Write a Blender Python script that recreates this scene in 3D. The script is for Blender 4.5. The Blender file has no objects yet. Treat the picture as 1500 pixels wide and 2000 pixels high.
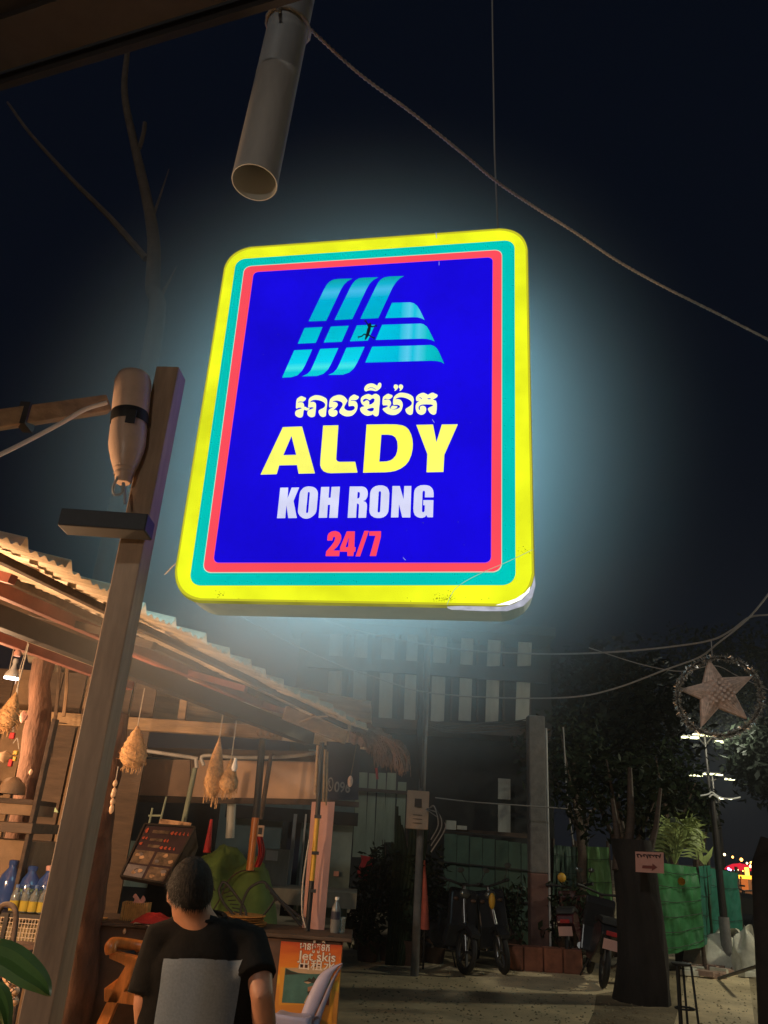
import bpy, bmesh, math, random
from math import sin, cos, pi, radians as R
from mathutils import Vector as V, Matrix, noise
from mathutils.geometry import tessellate_polygon
random.seed(7)
sc = bpy.context.scene
col = sc.collection
# ------------------------------------------------------------------ camera
F = 1502.0
up_c = V((237.0, 3500.0, -F)).normalized()          # world up seen from the camera (pitched up 23 deg, slight roll)
Yc = (V((0, 0, -1)) - up_c * V((0, 0, -1)).dot(up_c)).normalized()
Xc = Yc.cross(up_c)
Rm = Matrix((Xc, Yc, up_c))
CAM = V((0, 0, 1.5))
cd = bpy.data.cameras.new('camera'); cam = bpy.data.objects.new('camera', cd); col.objects.link(cam)
cam.matrix_world = Matrix.Translation(CAM) @ Rm.to_4x4()
cd.sensor_fit = 'VERTICAL'; cd.sensor_height = 36.0; cd.lens = 36.0 * F / 2000.0
cd.clip_end = 2000; cd.clip_start = 0.05
sc.camera = cam
# ------------------------------------------------------------------ sky, sun, exposure
world = bpy.data.worlds.new('World'); sc.world = world; world.use_nodes = True
wn = world.node_tree; bg = wn.nodes['Background']
sky = wn.nodes.new('ShaderNodeTexSky'); sky.sky_type = 'NISHITA'; sky.sun_disc = False
SUN_EL, SUN_AZ = R(35), R(205)
sky.sun_elevation = SUN_EL; sky.sun_rotation = SUN_AZ
bg.inputs[1].default_value = 0.00015; wn.links.new(sky.outputs[0], bg.inputs[0])
bg2 = wn.nodes.new('ShaderNodeBackground'); bg2.inputs[0].default_value = (.17, .34, .85, 1); bg2.inputs[1].default_value = .0070   # even navy night sky
ads = wn.nodes.new('ShaderNodeAddShader'); wn.links.new(bg.outputs[0], ads.inputs[0]); wn.links.new(bg2.outputs[0], ads.inputs[1])
wn.links.new(ads.outputs[0], wn.nodes['World Output'].inputs[0])
sd = bpy.data.lights.new('moon', 'SUN'); sd.energy = 0.30; sd.angle = R(3); sd.color = (1.0, 0.95, 0.86)
so = bpy.data.objects.new('moon', sd); col.objects.link(so)
dirv = V((sin(SUN_AZ) * cos(SUN_EL), cos(SUN_AZ) * cos(SUN_EL), sin(SUN_EL)))
so.rotation_euler = dirv.to_track_quat('Z', 'Y').to_euler()
sc.view_settings.view_transform = 'Standard'; sc.view_settings.look = 'None'
sc.view_settings.exposure = 0; sc.view_settings.gamma = 1; sc.view_settings.use_curve_mapping = False
sc.cycles.volume_bounces = 1; sc.cycles.max_bounces = 6; sc.cycles.diffuse_bounces = 3
sc.cycles.sample_clamp_indirect = 3
HAZE_D, HAZE_G = .001, .2
GLOW_D, GLOW_P = 11.0, (560, 650)
sc.cycles.volume_max_steps = 128

# ------------------------------------------------------------------ helpers
def ray(px, py): return Rm @ V((px - 750, 1000 - py, -F))
def at(px, py, Y): d = ray(px, py); return CAM + d * (Y / d.y)
def atz(px, py, z): d = ray(px, py); return CAM + d * ((z - CAM.z) / d.z)
def onp(px, py, p0, n): d = ray(px, py); return CAM + d * ((p0 - CAM).dot(n) / d.dot(n))
def lin(c): return tuple(((x / 255) / 12.92 if x / 255 <= .04045 else ((x / 255 + .055) / 1.055) ** 2.4) for x in c)

def link(nt, a, b): nt.links.new(a, b)
def mat(name, color, rough=.7, metal=0., nz=None, amt=.25, bump=0., bscale=None, trans=0., alpha=1., spec=.5, stretch=None, emit=None, color2=None):
    m = bpy.data.materials.new(name); m.use_nodes = True; nt = m.node_tree; b = nt.nodes['Principled BSDF']
    b.inputs['Roughness'].default_value = rough; b.inputs['Metallic'].default_value = metal
    b.inputs['Transmission Weight'].default_value = trans; b.inputs['Specular IOR Level'].default_value = spec
    c = (*color[:3], 1)
    if nz:
        tc = nt.nodes.new('ShaderNodeTexCoord'); mp = nt.nodes.new('ShaderNodeMapping')
        if stretch: mp.inputs['Scale'].default_value = stretch
        link(nt, tc.outputs['Object'], mp.inputs[0])
        n = nt.nodes.new('ShaderNodeTexNoise'); n.inputs['Scale'].default_value = nz; n.inputs['Detail'].default_value = 6
        n.inputs['Roughness'].default_value = .65
        link(nt, mp.outputs[0], n.inputs['Vector'])
        cr = nt.nodes.new('ShaderNodeValToRGB'); cr.color_ramp.elements[0].position = .3; cr.color_ramp.elements[1].position = .7
        lo = [x * (1 - amt) for x in c[:3]]; hi = [min(1, x * (1 + amt)) for x in c[:3]]
        if color2: lo = list(color2[:3])
        cr.color_ramp.elements[0].color = (*lo, 1); cr.color_ramp.elements[1].color = (*hi, 1)
        link(nt, n.outputs['Fac'], cr.inputs[0]); link(nt, cr.outputs[0], b.inputs['Base Color'])
        if bump:
            n2 = nt.nodes.new('ShaderNodeTexNoise'); n2.inputs['Scale'].default_value = bscale or nz * 4; n2.inputs['Detail'].default_value = 5
            link(nt, mp.outputs[0], n2.inputs['Vector'])
            bp = nt.nodes.new('ShaderNodeBump'); bp.inputs['Strength'].default_value = bump; bp.inputs['Distance'].default_value = .01
            link(nt, n2.outputs['Fac'], bp.inputs['Height']); link(nt, bp.outputs[0], b.inputs['Normal'])
    else: b.inputs['Base Color'].default_value = c
    if emit:
        b.inputs['Emission Color'].default_value = (*emit[:3], 1); b.inputs['Emission Strength'].default_value = emit[3]
    return m
def glow(name, color, strength, vary=0., scale=3., sample=True, stops=None, axis=2):
    m = bpy.data.materials.new(name); m.use_nodes = True; nt = m.node_tree; nt.nodes.clear()
    o = nt.nodes.new('ShaderNodeOutputMaterial'); e = nt.nodes.new('ShaderNodeEmission')
    e.inputs[0].default_value = (*color[:3], 1); e.inputs[1].default_value = strength
    tc = nt.nodes.new('ShaderNodeTexCoord')
    if vary:
        n = nt.nodes.new('ShaderNodeTexNoise'); n.inputs['Scale'].default_value = scale; n.inputs['Detail'].default_value = 3
        link(nt, tc.outputs['Object'], n.inputs['Vector'])
        mr = nt.nodes.new('ShaderNodeMapRange'); mr.inputs[1].default_value = .3; mr.inputs[2].default_value = .7
        mr.inputs[3].default_value = strength * (1 - vary); mr.inputs[4].default_value = strength * (1 + vary)
        link(nt, n.outputs['Fac'], mr.inputs[0]); link(nt, mr.outputs[0], e.inputs[1])
    if stops:
        sx = nt.nodes.new('ShaderNodeSeparateXYZ'); link(nt, tc.outputs['Object'], sx.inputs[0])
        mr = nt.nodes.new('ShaderNodeMapRange'); mr.inputs[1].default_value = stops[0][0]; mr.inputs[2].default_value = stops[-1][0]
        link(nt, sx.outputs[axis], mr.inputs[0])
        cr = nt.nodes.new('ShaderNodeValToRGB'); els = cr.color_ramp.elements
        a, b = stops[0][0], stops[-1][0]
        els[0].position = 0; els[0].color = (*lin(stops[0][1]), 1)
        els[1].position = 1; els[1].color = (*lin(stops[-1][1]), 1)
        for p, c in stops[1:-1]:
            el = els.new((p - a) / (b - a)); el.color = (*lin(c), 1)
        link(nt, mr.outputs[0], cr.inputs[0]); link(nt, cr.outputs[0], e.inputs[0])
    link(nt, e.outputs[0], o.inputs[0])
    try: m.cycles.emission_sampling = 'FRONT_BACK' if sample else 'NONE'
    except Exception: pass
    return m

def wloc(o):
    l = V((0, 0, 0))
    while o: l = l + o.location; o = o.parent
    return l
def tag(o, label=None, cat=None, group=None, kind=None):
    if label: o['label'] = label
    if cat: o['category'] = cat
    if group: o['group'] = group
    if kind: o['kind'] = kind
    return o
def thing(name, label, cat, loc=(0, 0, 0), group=None):
    o = bpy.data.objects.new(name, None); col.objects.link(o); o.location = V(loc); o.empty_display_size = .1
    return tag(o, label, cat, group)
class MB:
    def __init__(s): s.v = []; s.f = []; s.smooth = False
    def box(s, c, size, rz=0, tilt=None):
        c = V(c); h = V(size) / 2; M = Matrix.Rotation(rz, 3, 'Z')
        if tilt: M = M @ tilt
        b = len(s.v)
        for dx in (-1, 1):
            for dy in (-1, 1):
                for dz in (-1, 1): s.v.append(c + M @ V((dx * h.x, dy * h.y, dz * h.z)))
        for q in ((0, 1, 3, 2), (4, 6, 7, 5), (0, 4, 5, 1), (2, 3, 7, 6), (0, 2, 6, 4), (1, 5, 7, 3)): s.f.append([b + i for i in q])
        return s
    def beam(s, p, q, w, h, upv=(0, 0, 1)):
        p = V(p); q = V(q); d = (q - p).normalized(); u = V(upv); r = d.cross(u)
        if r.length < 1e-4: r = d.cross(V((1, 0, 0)))
        r.normalize(); u = r.cross(d).normalized(); b = len(s.v)
        for e in (p, q):
            for a, c in ((-1, -1), (1, -1), (1, 1), (-1, 1)): s.v.append(e + r * (a * w / 2) + u * (c * h / 2))
        for k in range(4): s.f.append([b + k, b + (k + 1) % 4, b + 4 + (k + 1) % 4, b + 4 + k])
        s.f.append([b + 3, b + 2, b + 1, b]); s.f.append([b + 4, b + 5, b + 6, b + 7])
        return s
    def tube(s, pts, r, n=8, cap=True):
        pts = [V(p) for p in pts]; rr = r if isinstance(r, (list, tuple)) else [r] * len(pts); s.smooth = True
        b = len(s.v); prev = None
        for i, p in enumerate(pts):
            d = (pts[min(i + 1, len(pts) - 1)] - pts[max(i - 1, 0)])
            d = d.normalized() if d.length > 1e-9 else V((0, 0, 1))
            if prev is None:
                a = d.cross(V((0, 0, 1)))
                if a.length < .05: a = d.cross(V((1, 0, 0)))
            else: a = prev - d * prev.dot(d)
            a.normalize(); prev = a; c = d.cross(a)
            for k in range(n):
                t = 2 * pi * k / n; s.v.append(p + (a * cos(t) + c * sin(t)) * rr[i])
        for i in range(len(pts) - 1):
            for k in range(n):
                s.f.append([b + i * n + k, b + i * n + (k + 1) % n, b + (i + 1) * n + (k + 1) % n, b + (i + 1) * n + k])
        if cap: s.f.append([b + k for k in range(n)][::-1]); s.f.append([b + (len(pts) - 1) * n + k for k in range(n)])
        return s
    def lathe(s, base, prof, n=20, axis=None):
        base = V(base); s.smooth = True; b = len(s.v)
        M = V(axis).to_track_quat('Z', 'Y').to_matrix() if axis else Matrix.Identity(3)
        for r, z in prof:
            for k in range(n):
                t = 2 * pi * k / n; s.v.append(base + M @ V((r * cos(t), r * sin(t), z)))
        for i in range(len(prof) - 1):
            for k in range(n):
                s.f.append([b + i * n + k, b + i * n + (k + 1) % n, b + (i + 1) * n + (k + 1) % n, b + (i + 1) * n + k])
        return s
    def ell(s, c, r, n=12, m=8, M=None):
        c = V(c); s.smooth = True; b = len(s.v); M = M or Matrix.Identity(3)
        r = V(r) if not isinstance(r, (int, float)) else V((r, r, r))
        for i in range(m + 1):
            ph = pi * i / m
            for k in range(n):
                t = 2 * pi * k / n; s.v.append(c + M @ V((r.x * sin(ph) * cos(t), r.y * sin(ph) * sin(t), -r.z * cos(ph))))
        for i in range(m):
            for k in range(n): s.f.append([b + i * n + k, b + i * n + (k + 1) % n, b + (i + 1) * n + (k + 1) % n, b + (i + 1) * n + k])
        return s
    def quad(s, *p):
        b = len(s.v); s.v += [V(x) for x in p]; s.f.append(list(range(b, b + len(p)))); return s
    def grid(s, fn, nu, nv, thick=None):
        b = len(s.v)
        for i in range(nu + 1):
            for j in range(nv + 1): s.v.append(V(fn(i / nu, j / nv)))
        for i in range(nu):
            for j in range(nv):
                a = b + i * (nv + 1) + j; s.f.append([a, a + 1, a + nv + 2, a + nv + 1])
        return s
    def poly(s, loops, push=None):
        """flat polygon with holes from 3D loops; push = thickness vector"""
        loops = [[V(p) for p in l] for l in loops]
        tris = tessellate_polygon(loops); fl = [p for l in loops for p in l]; b = len(s.v); s.v += fl
        s.f += [[b + i for i in t] for t in tris]
        if push is not None:
            n = len(fl); s.v += [p + V(push) for p in fl]; s.f += [[b + n + i for i in t][::-1] for t in tris]
            o = 0
            for l in loops:
                k = len(l)
                for i in range(k): s.f.append([b + o + i, b + o + (i + 1) % k, b + n + o + (i + 1) % k, b + n + o + i])
                o += k
        return s
    def build(s, name, m=None, parent=None, bevel=0, remesh=0, solid=0, smooth=None):
        off = wloc(parent) if parent else (sum(s.v, V((0, 0, 0))) / max(1, len(s.v)) if s.v else V((0, 0, 0)))
        if not parent and s.v: off = V((off.x, off.y, min(p.z for p in s.v)))
        me = bpy.data.meshes.new(name); me.from_pydata([tuple(p - off) for p in s.v], [], s.f); me.validate()
        sm = s.smooth if smooth is None else smooth
        bm = bmesh.new(); bm.from_mesh(me); bmesh.ops.recalc_face_normals(bm, faces=bm.faces); bm.to_mesh(me); bm.free()
        if sm:
            me.polygons.foreach_set('use_smooth', [True] * len(me.polygons))
            try: me.set_sharp_from_angle(angle=R(50))
            except Exception: pass
        o = bpy.data.objects.new(name, me); col.objects.link(o)
        if m: me.materials.append(m)
        if parent: o.parent = parent
        else: o.location = off
        if solid: md = o.modifiers.new('s', 'SOLIDIFY'); md.thickness = solid; md.offset = 0
        if remesh:
            md = o.modifiers.new('r', 'REMESH'); md.mode = 'VOXEL'; md.voxel_size = remesh; md.use_smooth_shade = True
            md = o.modifiers.new('m', 'SMOOTH'); md.factor = .6; md.iterations = 6
        if bevel: md = o.modifiers.new('b', 'BEVEL'); md.width = bevel; md.segments = 2; md.limit_method = 'ANGLE'
        return o
def kids(o): return [c for c in bpy.data.objects if c.parent == o]
def copy_tree(o, parent=None, loc=None, rz=None):
    c = o.copy(); col.objects.link(c); c.parent = parent
    for ch in kids(o): copy_tree(ch, c)
    if loc is not None: c.location = V(loc)
    if rz is not None: c.rotation_euler.z = rz
    return c
def spline(pts, n=8):
    pts = [V(p) for p in pts]; P = [pts[0] * 2 - pts[1]] + pts + [pts[-1] * 2 - pts[-2]]; out = []
    for i in range(1, len(P) - 2):
        for k in range(n):
            t = k / n; a, b, c, d = P[i - 1:i + 3]
            out.append(.5 * ((2 * b) + (c - a) * t + (2 * a - 5 * b + 4 * c - d) * t * t + (3 * b - a - 3 * c + d) * t ** 3))
    out.append(pts[-1]); return out
def text_mesh(body, origin, right, upv, height, bold=.0, squash=1.):
    cu = bpy.data.curves.new('text', 'FONT'); cu.body = body; cu.size = 1; cu.offset = bold
    o = bpy.data.objects.new('text', cu); col.objects.link(o); bpy.context.view_layer.update()
    me = bpy.data.meshes.new_from_object(o.evaluated_get(bpy.context.evaluated_depsgraph_get()))
    mb = MB(); right = V(right).normalized(); upv = V(upv).normalized()
    for v in me.vertices: mb.v.append(V(origin) + right * (v.co.x * height * squash) + upv * (v.co.y * height))
    mb.f = [list(p.vertices) for p in me.polygons]
    bpy.data.objects.remove(o); bpy.data.curves.remove(cu); bpy.data.meshes.remove(me)
    return mb

M = dict(
    post=mat('painted_steel', (.44, .31, .21), .65, .1, nz=7, amt=.45, bump=.15, stretch=(1, 1, .15)),
    dark_steel=mat('dark_steel', (.035, .03, .028), .5, .4, nz=8),
    red_steel=mat('red_oxide_steel', (.30, .10, .07), .55, .3, nz=6, bump=.1),
    zinc=mat('corrugated_zinc', (.74, .60, .44), .5, .05, nz=3, amt=.3, bump=.2, stretch=(.5, 3, 1)),
    wood=mat('weathered_wood', (.34, .23, .13), .75, nz=4, amt=.35, bump=.4, stretch=(1, 6, 6)),
    dark_wood=mat('dark_timber', (.07, .045, .03), .75, nz=5, amt=.4, bump=.4, stretch=(1, 6, 6)),
    bark=mat('rough_bark', (.11, .055, .035), .9, nz=14, amt=.6, bump=1., stretch=(1, 1, .3)),
    pvc=mat('grey_pvc', (.44, .44, .43), .5, nz=5, amt=.30, bump=.05, stretch=(1, 1, .2)),
    pvc_in=mat('pale_pvc', (.45, .47, .44), .5),
    rope=mat('pale_rope', (.45, .40, .34), .85, nz=60, amt=.3),
    cable=mat('grey_cable', (.30, .28, .26), .6),
    black=mat('black_rubber', (.015, .015, .016), .6, nz=20),
    bottle=mat('milky_plastic', (.72, .52, .40), .35, nz=12, amt=.12, bump=.15, bscale=25),
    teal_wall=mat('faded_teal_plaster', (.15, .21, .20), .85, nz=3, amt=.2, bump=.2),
    navy=mat('navy_signboard', (.018, .022, .045), .6, nz=4),
    board=mat('pale_fascia_board', (.60, .40, .27), .7, nz=3, amt=.14),
    pink=mat('salmon_board', (.62, .33, .27), .65, nz=5, amt=.1),
    tarp=mat('green_canvas', (.085, .15, .03), .8, nz=6, amt=.3, bump=.5, bscale=14),
    rattan=mat('golden_rattan', (.50, .26, .07), .5, nz=30, amt=.35),
    orange_wood=mat('varnished_orange_wood', (.50, .16, .03), .35, nz=7, amt=.3, stretch=(6, 1, 1)),
    counter=mat('dark_brown_laminate', (.08, .04, .025), .5, nz=6, amt=.3),
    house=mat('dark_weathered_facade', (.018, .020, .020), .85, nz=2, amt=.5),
    slat=mat('whitewashed_board', (.36, .36, .32), .8, nz=5, amt=.25, stretch=(1, 1, .2)),
    pale_slat=mat('pale_green_slat', (.30, .36, .27), .8, nz=5, amt=.25, stretch=(1, 1, .2)),
    concrete=mat('grey_concrete', (.17, .16, .15), .9, nz=8, amt=.25, bump=.3),
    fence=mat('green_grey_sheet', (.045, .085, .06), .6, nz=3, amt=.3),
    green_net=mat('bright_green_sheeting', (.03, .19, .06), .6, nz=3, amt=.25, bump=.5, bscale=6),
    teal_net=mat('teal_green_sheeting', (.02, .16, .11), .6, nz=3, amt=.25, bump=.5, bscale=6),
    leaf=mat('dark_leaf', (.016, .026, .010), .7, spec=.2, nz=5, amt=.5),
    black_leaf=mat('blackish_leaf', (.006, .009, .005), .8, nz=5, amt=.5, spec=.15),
    palm=mat('palm_leaf', (.30, .38, .12), .5, nz=5, amt=.4),
    fleaf=mat('strap_leaf', (.10, .20, .05), .45, nz=6, amt=.25),
    red=mat('red_cloth', (.45, .02, .02), .7, nz=8),
    wicker=mat('woven_straw', (.52, .30, .13), .8, nz=50, amt=.4, bump=.6, bscale=90),
    shell=mat('shell', (.55, .36, .22), .4, nz=20),
    skin=mat('tanned_skin', (.36, .17, .10), .5, nz=20, amt=.1),
    hair=mat('dark_hair', (.008, .007, .006), .75, spec=.2, nz=60, amt=.5, bump=.5, bscale=150, stretch=(1, 1, .3)),
    grey_hair=mat('greying_hair', (.10, .095, .09), .7, spec=.2, nz=60, amt=.5, bump=.5, bscale=150),
    shirt=mat('black_tshirt', (.008, .008, .008), .95, spec=.08, nz=30, amt=.3, bump=.2),
    shirt_panel=mat('slate_blue_cloth', (.14, .175, .215), .95, spec=.1, nz=120, amt=.15, bump=.15),
    lilac=mat('lilac_plastic', (.38, .36, .50), .4, nz=6, amt=.08),
    tyre=mat('tyre_rubber', (.012, .012, .012), .7, nz=20),
    chrome=mat('dull_chrome', (.2, .2, .2), .35, .9),
    scoot=mat('black_scooter_paint', (.02, .022, .026), .25, nz=5),
    scoot2=mat('maroon_scooter_paint', (.07, .015, .02), .25, nz=5),
    plate=mat('number_plate', (.75, .45, .40), .5),
    white=mat('white_plastic', (.7, .7, .68), .5, nz=5, amt=.1),
    bag=mat('white_sack', (.60, .58, .48), .8, nz=4, amt=.3, bump=.6, bscale=8),
    brick=mat('pinkish_paver', (.38, .25, .19), .9, nz=8, amt=.3),
    kerb=mat('red_brown_kerb', (.25, .09, .05), .85, nz=6, amt=.4, bump=.3),
    paper=mat('pink_paper', (.65, .32, .26), .7, nz=6, amt=.1),
    ink=mat('dark_ink', (.05, .02, .02), .7),
    star=mat('woven_bamboo', (.80, .58, .48), .7, nz=30, amt=.3),
    star_edge=mat('bamboo_edge', (.62, .44, .36), .7, nz=30, amt=.3),
    tinsel=mat('silver_tinsel', (.6, .58, .54), .25, .7),
    bluepl=mat('blue_water_bottle', (.035, .07, .22), .15, nz=6, amt=.2, spec=.8),
    clearpl=mat('clear_bottle', (.75, .80, .75), .08, spec=.9, trans=.8),
    oil=mat('yellow_oil', (.45, .34, .05), .2, spec=.8),
    thatch=mat('dry_thatch', (.22, .13, .09), .95, nz=20, amt=.5),
    sack=mat('brown_sack', (.26, .17, .10), .9, nz=5, amt=.3, bump=.4),
    plank=mat('tan_plank', (.10, .065, .042), .7, nz=4, amt=.3, bump=.3, stretch=(1, 6, 6)),
    eave=mat('dark_eave', (.012, .010, .010), .8, nz=3, amt=.4, bump=.3),
    tree=mat('pale_bark', (.10, .07, .05), .9, nz=8, amt=.3, bump=.6),
    mirror=mat('mirror_glass', (.12, .13, .12), .15, .5),
    yellow=mat('yellow_paint', (.60, .34, .03), .5, nz=8, amt=.15),
    gecko=mat('gecko_skin', (.02, .05, .08), .6),
)

# ================================================================== ground
def ground_mat():
    m = bpy.data.materials.new('trodden_ground'); m.use_nodes = True; nt = m.node_tree; b = nt.nodes['Principled BSDF']
    b.inputs['Roughness'].default_value = .9
    tc = nt.nodes.new('ShaderNodeTexCoord')
    n = nt.nodes.new('ShaderNodeTexNoise'); n.inputs['Scale'].default_value = .5; n.inputs['Detail'].default_value = 8; n.inputs['Roughness'].default_value = .6
    link(nt, tc.outputs['Object'], n.inputs['Vector'])
    cr = nt.nodes.new('ShaderNodeValToRGB')
    cr.color_ramp.elements[0].position = .35; cr.color_ramp.elements[0].color = (.12, .09, .05, 1)
    cr.color_ramp.elements[1].position = .65; cr.color_ramp.elements[1].color = (.58, .46, .28, 1)
    link(nt, n.outputs['Fac'], cr.inputs[0]); link(nt, cr.outputs[0], b.inputs['Base Color'])
    n2 = nt.nodes.new('ShaderNodeTexNoise'); n2.inputs['Scale'].default_value = 14; n2.inputs['Detail'].default_value = 8
    link(nt, tc.outputs['Object'], n2.inputs['Vector'])
    bp = nt.nodes.new('ShaderNodeBump'); bp.inputs['Strength'].default_value = .7; bp.inputs['Distance'].default_value = .03
    link(nt, n2.outputs['Fac'], bp.inputs['Height']); link(nt, bp.outputs[0], b.inputs['Normal'])
    return m
g = MB().quad((-300, -100, 0), (300, -100, 0), (300, 500, 0), (-300, 500, 0)).build('ground', ground_mat()); tag(g, kind='structure')
# light concrete path, its end seen at the right, 4 mm above the ground
road_m = mat('pale_concrete_path', (.74, .59, .36), .9, nz=1.2, amt=.35, bump=.4, bscale=25)
pp = [atz(x, y, .004) for x, y in ((560, 2060), (560, 1845), (700, 1835), (850, 1868), (985, 1890), (1135, 1900), (1208, 1912), (1212, 1935), (1165, 1942), (1160, 1975), (1120, 2060))]
tag(MB().poly([pp]).build('path', road_m), kind='structure')
pp = [atz(x, y, .004) for x, y in ((1300, 2060), (1345, 1900), (1462, 1905), (1482, 2060))]
tag(MB().poly([pp]).build('paved_path', road_m), kind='structure')
# kerb: red brown blocks
k0, k1 = atz(985, 1895, 0), atz(1140, 1905, 0)
kb = thing('kerb', 'low reddish brown kerb of a planting bed in front of the parked scooters', 'kerb', k0)
nk = 4
for i in range(nk):
    a, b = k0.lerp(k1, (i + .02) / nk), k0.lerp(k1, (i + .97) / nk)
    MB().beam(a + V((0, .12, .15)), b + V((0, .12, .15)), .24, .30).build('kerb_block', M['kerb'], kb, bevel=.02)

# ================================================================== the lit shop sign
SN = V((-sin(R(11)), -cos(R(11)), 0)); SR = V((cos(R(11)), -sin(R(11)), 0)); ZU = V((0, 0, 1))
S0 = at(700, 900, 2.8)
def sg(px, py, o=0.): return onp(px, py, S0, SN) + SN * o
sroot = thing('shop_sign', 'large lit yellow, green, red and blue lightbox sign reading ALDY hanging overhead', 'sign', sg(700, 1180))
def rloop(c4, r, o):
    P = [sg(*p, o) for p in c4]; out = []
    for i in range(4):
        p, a, b = P[i], P[i - 1], P[(i + 1) % 4]
        u = (a - p).normalized() * r; w = (b - p).normalized() * r
        for k in range(9):
            t = k / 8; out.append((p + u) * (1 - t) ** 2 + (p + (u + w) * .12) * 2 * t * (1 - t) + (p + w) * t * t)
    return out
OUT = [(444, 486), (1029, 443), (1044, 1185), (333, 1172)]
TEAL = [(461.6, 507), (1005, 469), (1007, 1143), (369.3, 1143.7)]
RED = [(477.6, 521.3), (981, 488.3), (980.5, 1118.5), (396, 1119.7)]
BLUE = [(496, 533), (963, 503.7), (959.7, 1101), (417, 1101)]
L0 = rloop(OUT, .12, 0)
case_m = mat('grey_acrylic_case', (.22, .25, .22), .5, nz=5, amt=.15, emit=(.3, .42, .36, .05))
MB().poly([[p - SN * .02 for p in L0]], -SN * .19).build('case', mat('glowing_sign_case', (.16, .20, .17), .5, nz=5, emit=(.30, .42, .36, .22)), sroot)  # faint green emission added to give the underside a hazy glow
cen = sg(700, 850)
MB().poly([[sg(700, 850) + (p - sg(700, 850)) * .97 - SN * .2125 for p in L0]]).build('back_panel', glow('added_rear_glow', (.34, .72, .86), 7), sroot)  # overbright emissive rear added to light the glow volume behind the sign
rim = MB(); n = len(L0)
Lr = [cen + (p - cen) * 1.006 - SN * .022 for p in L0]; Lf = [p + SN * .004 for p in L0]
for i in range(n):
    j = (i + 1) % n; rim.quad(Lr[i], Lr[j], Lf[j], Lf[i])
rim.build('rim', glow('yellow_rim', (.45, .43, .05), .55, .25, 6, sample=False), sroot, smooth=True)
Y_E = glow('backlit_yellow', lin((240, 248, 34)), 1.0, .20, 3.5)
f1, f2, f3, f4 = L0, rloop(TEAL, .045, .002), rloop(RED, .032, .004), rloop(BLUE, .022, .006)
MB().poly([[p + SN * .000 for p in f1], [p - SN * .002 for p in f2]]).build('yellow_border', Y_E, sroot)
MB().poly([f2, [p - SN * .002 for p in f3]]).build('green_border', glow('backlit_green', lin((0, 196, 184)), 1, .08, 3), sroot)
MB().poly([f3, [p - SN * .002 for p in f4]]).build('red_border', glow('backlit_red', lin((255, 78, 92)), 1, .06, 3), sroot)
MB().poly([f4]).build('blue_panel', glow('backlit_blue', lin((22, 8, 222)), 1.0, .16, 2.2), sroot)
# thin light lines between the printed bands
def outline(loop, w, o, name, c):
    mb = MB(); k = len(loop)
    cc = sum(loop, V((0, 0, 0))) / k
    for i in range(k):
        a, b = loop[i], loop[(i + 1) % k]
        mb.quad(a + SN * o, b + SN * o, b + (cc - b).normalized() * w + SN * o, a + (cc - a).normalized() * w + SN * o)
    mb.build(name, glow(name + '_print', lin(c), 1, sample=False), sroot)
outline(f1, .011, .0006, 'dull_edge', (196, 192, 40))
outline(f3, .0035, .0008, 'white_keyline', (215, 235, 200))
outline(f4, .0022, .0008, 'red_keyline', (255, 80, 190))
def tr(ox, oy, s, pts): return [(ox + x * s, oy + y * s) for x, y in pts]
def chaikin(p, it=1):
    for _ in range(it):
        q = []
        for i in range(len(p)):
            a, b = p[i], p[(i + 1) % len(p)]
            q += [(a[0] * .75 + b[0] * .25, a[1] * .75 + b[1] * .25), (a[0] * .25 + b[0] * .75, a[1] * .25 + b[1] * .75)]
        p = q
    return p
def printed(name, loops, m, o=.009, it=0):
    L = [[sg(x, y, o) for x, y in (chaikin(l, it) if it else l)] for l in loops]
    return MB().poly(L).build(name, m, sroot)
s2 = (520, 520, 380 / 1500)
def zof(py): return sg(700, py).z - sroot.location.z
gcol = glow('logo_cyan_columns', (0, .5, .7), 1, sample=False, stops=[
    (zof(735), (10, 205, 215)), (zof(724), (10, 205, 218)), (zof(716), (70, 232, 235)), (zof(706), (10, 215, 240)), (zof(660), (0, 195, 215)),
    (zof(620), (0, 178, 205)), (zof(585), (0, 178, 215)), (zof(570), (70, 190, 235)), (zof(560), (20, 180, 210)), (zof(548), (10, 168, 175))])
def xof(px): return (sg(px, 650) - sroot.location).x
grow = glow('logo_cyan_rows', (0, .5, .7), 1, sample=False, axis=0, stops=[
    (xof(710), (0, 205, 232)), (xof(780), (0, 190, 222)), (xof(798), (90, 205, 240)), (xof(808), (20, 195, 225)), (xof(818), (80, 205, 235)),
    (xof(835), (10, 195, 205)), (xof(866), (0, 180, 190))])
top = [(330, 435), (466, 430), (578, 192), (600, 155), (630, 125), (668, 105), (560, 108), (520, 113), (490, 130), (468, 155), (448, 190)]
for pts in (top, [(529, 425), (666, 418), (778, 182), (800, 145), (830, 115), (868, 95), (760, 98), (718, 103), (690, 120), (668, 145), (648, 180)],
            [(728, 416), (866, 410), (976, 175), (1000, 137), (1030, 105), (1066, 86), (958, 89), (916, 95), (888, 110), (866, 135), (846, 172)],
            [(300, 485), (438, 478), (386, 600), (247, 607)], [(502, 475), (640, 468), (586, 592), (447, 598)], [(702, 466), (842, 460), (786, 583), (648, 589)],
            [(220, 657), (359, 650), (305, 770), (280, 815), (245, 850), (195, 865), (126, 868)],
            [(420, 647), (560, 640), (505, 760), (480, 805), (445, 838), (395, 855), (280, 858), (320, 840), (345, 815), (366, 770)],
            [(622, 637), (762, 630), (706, 750), (680, 795), (645, 828), (595, 845), (482, 847), (520, 830), (548, 800), (568, 760)]):
    printed('logo_stripe', [tr(*s2, pts)], gcol)
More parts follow.
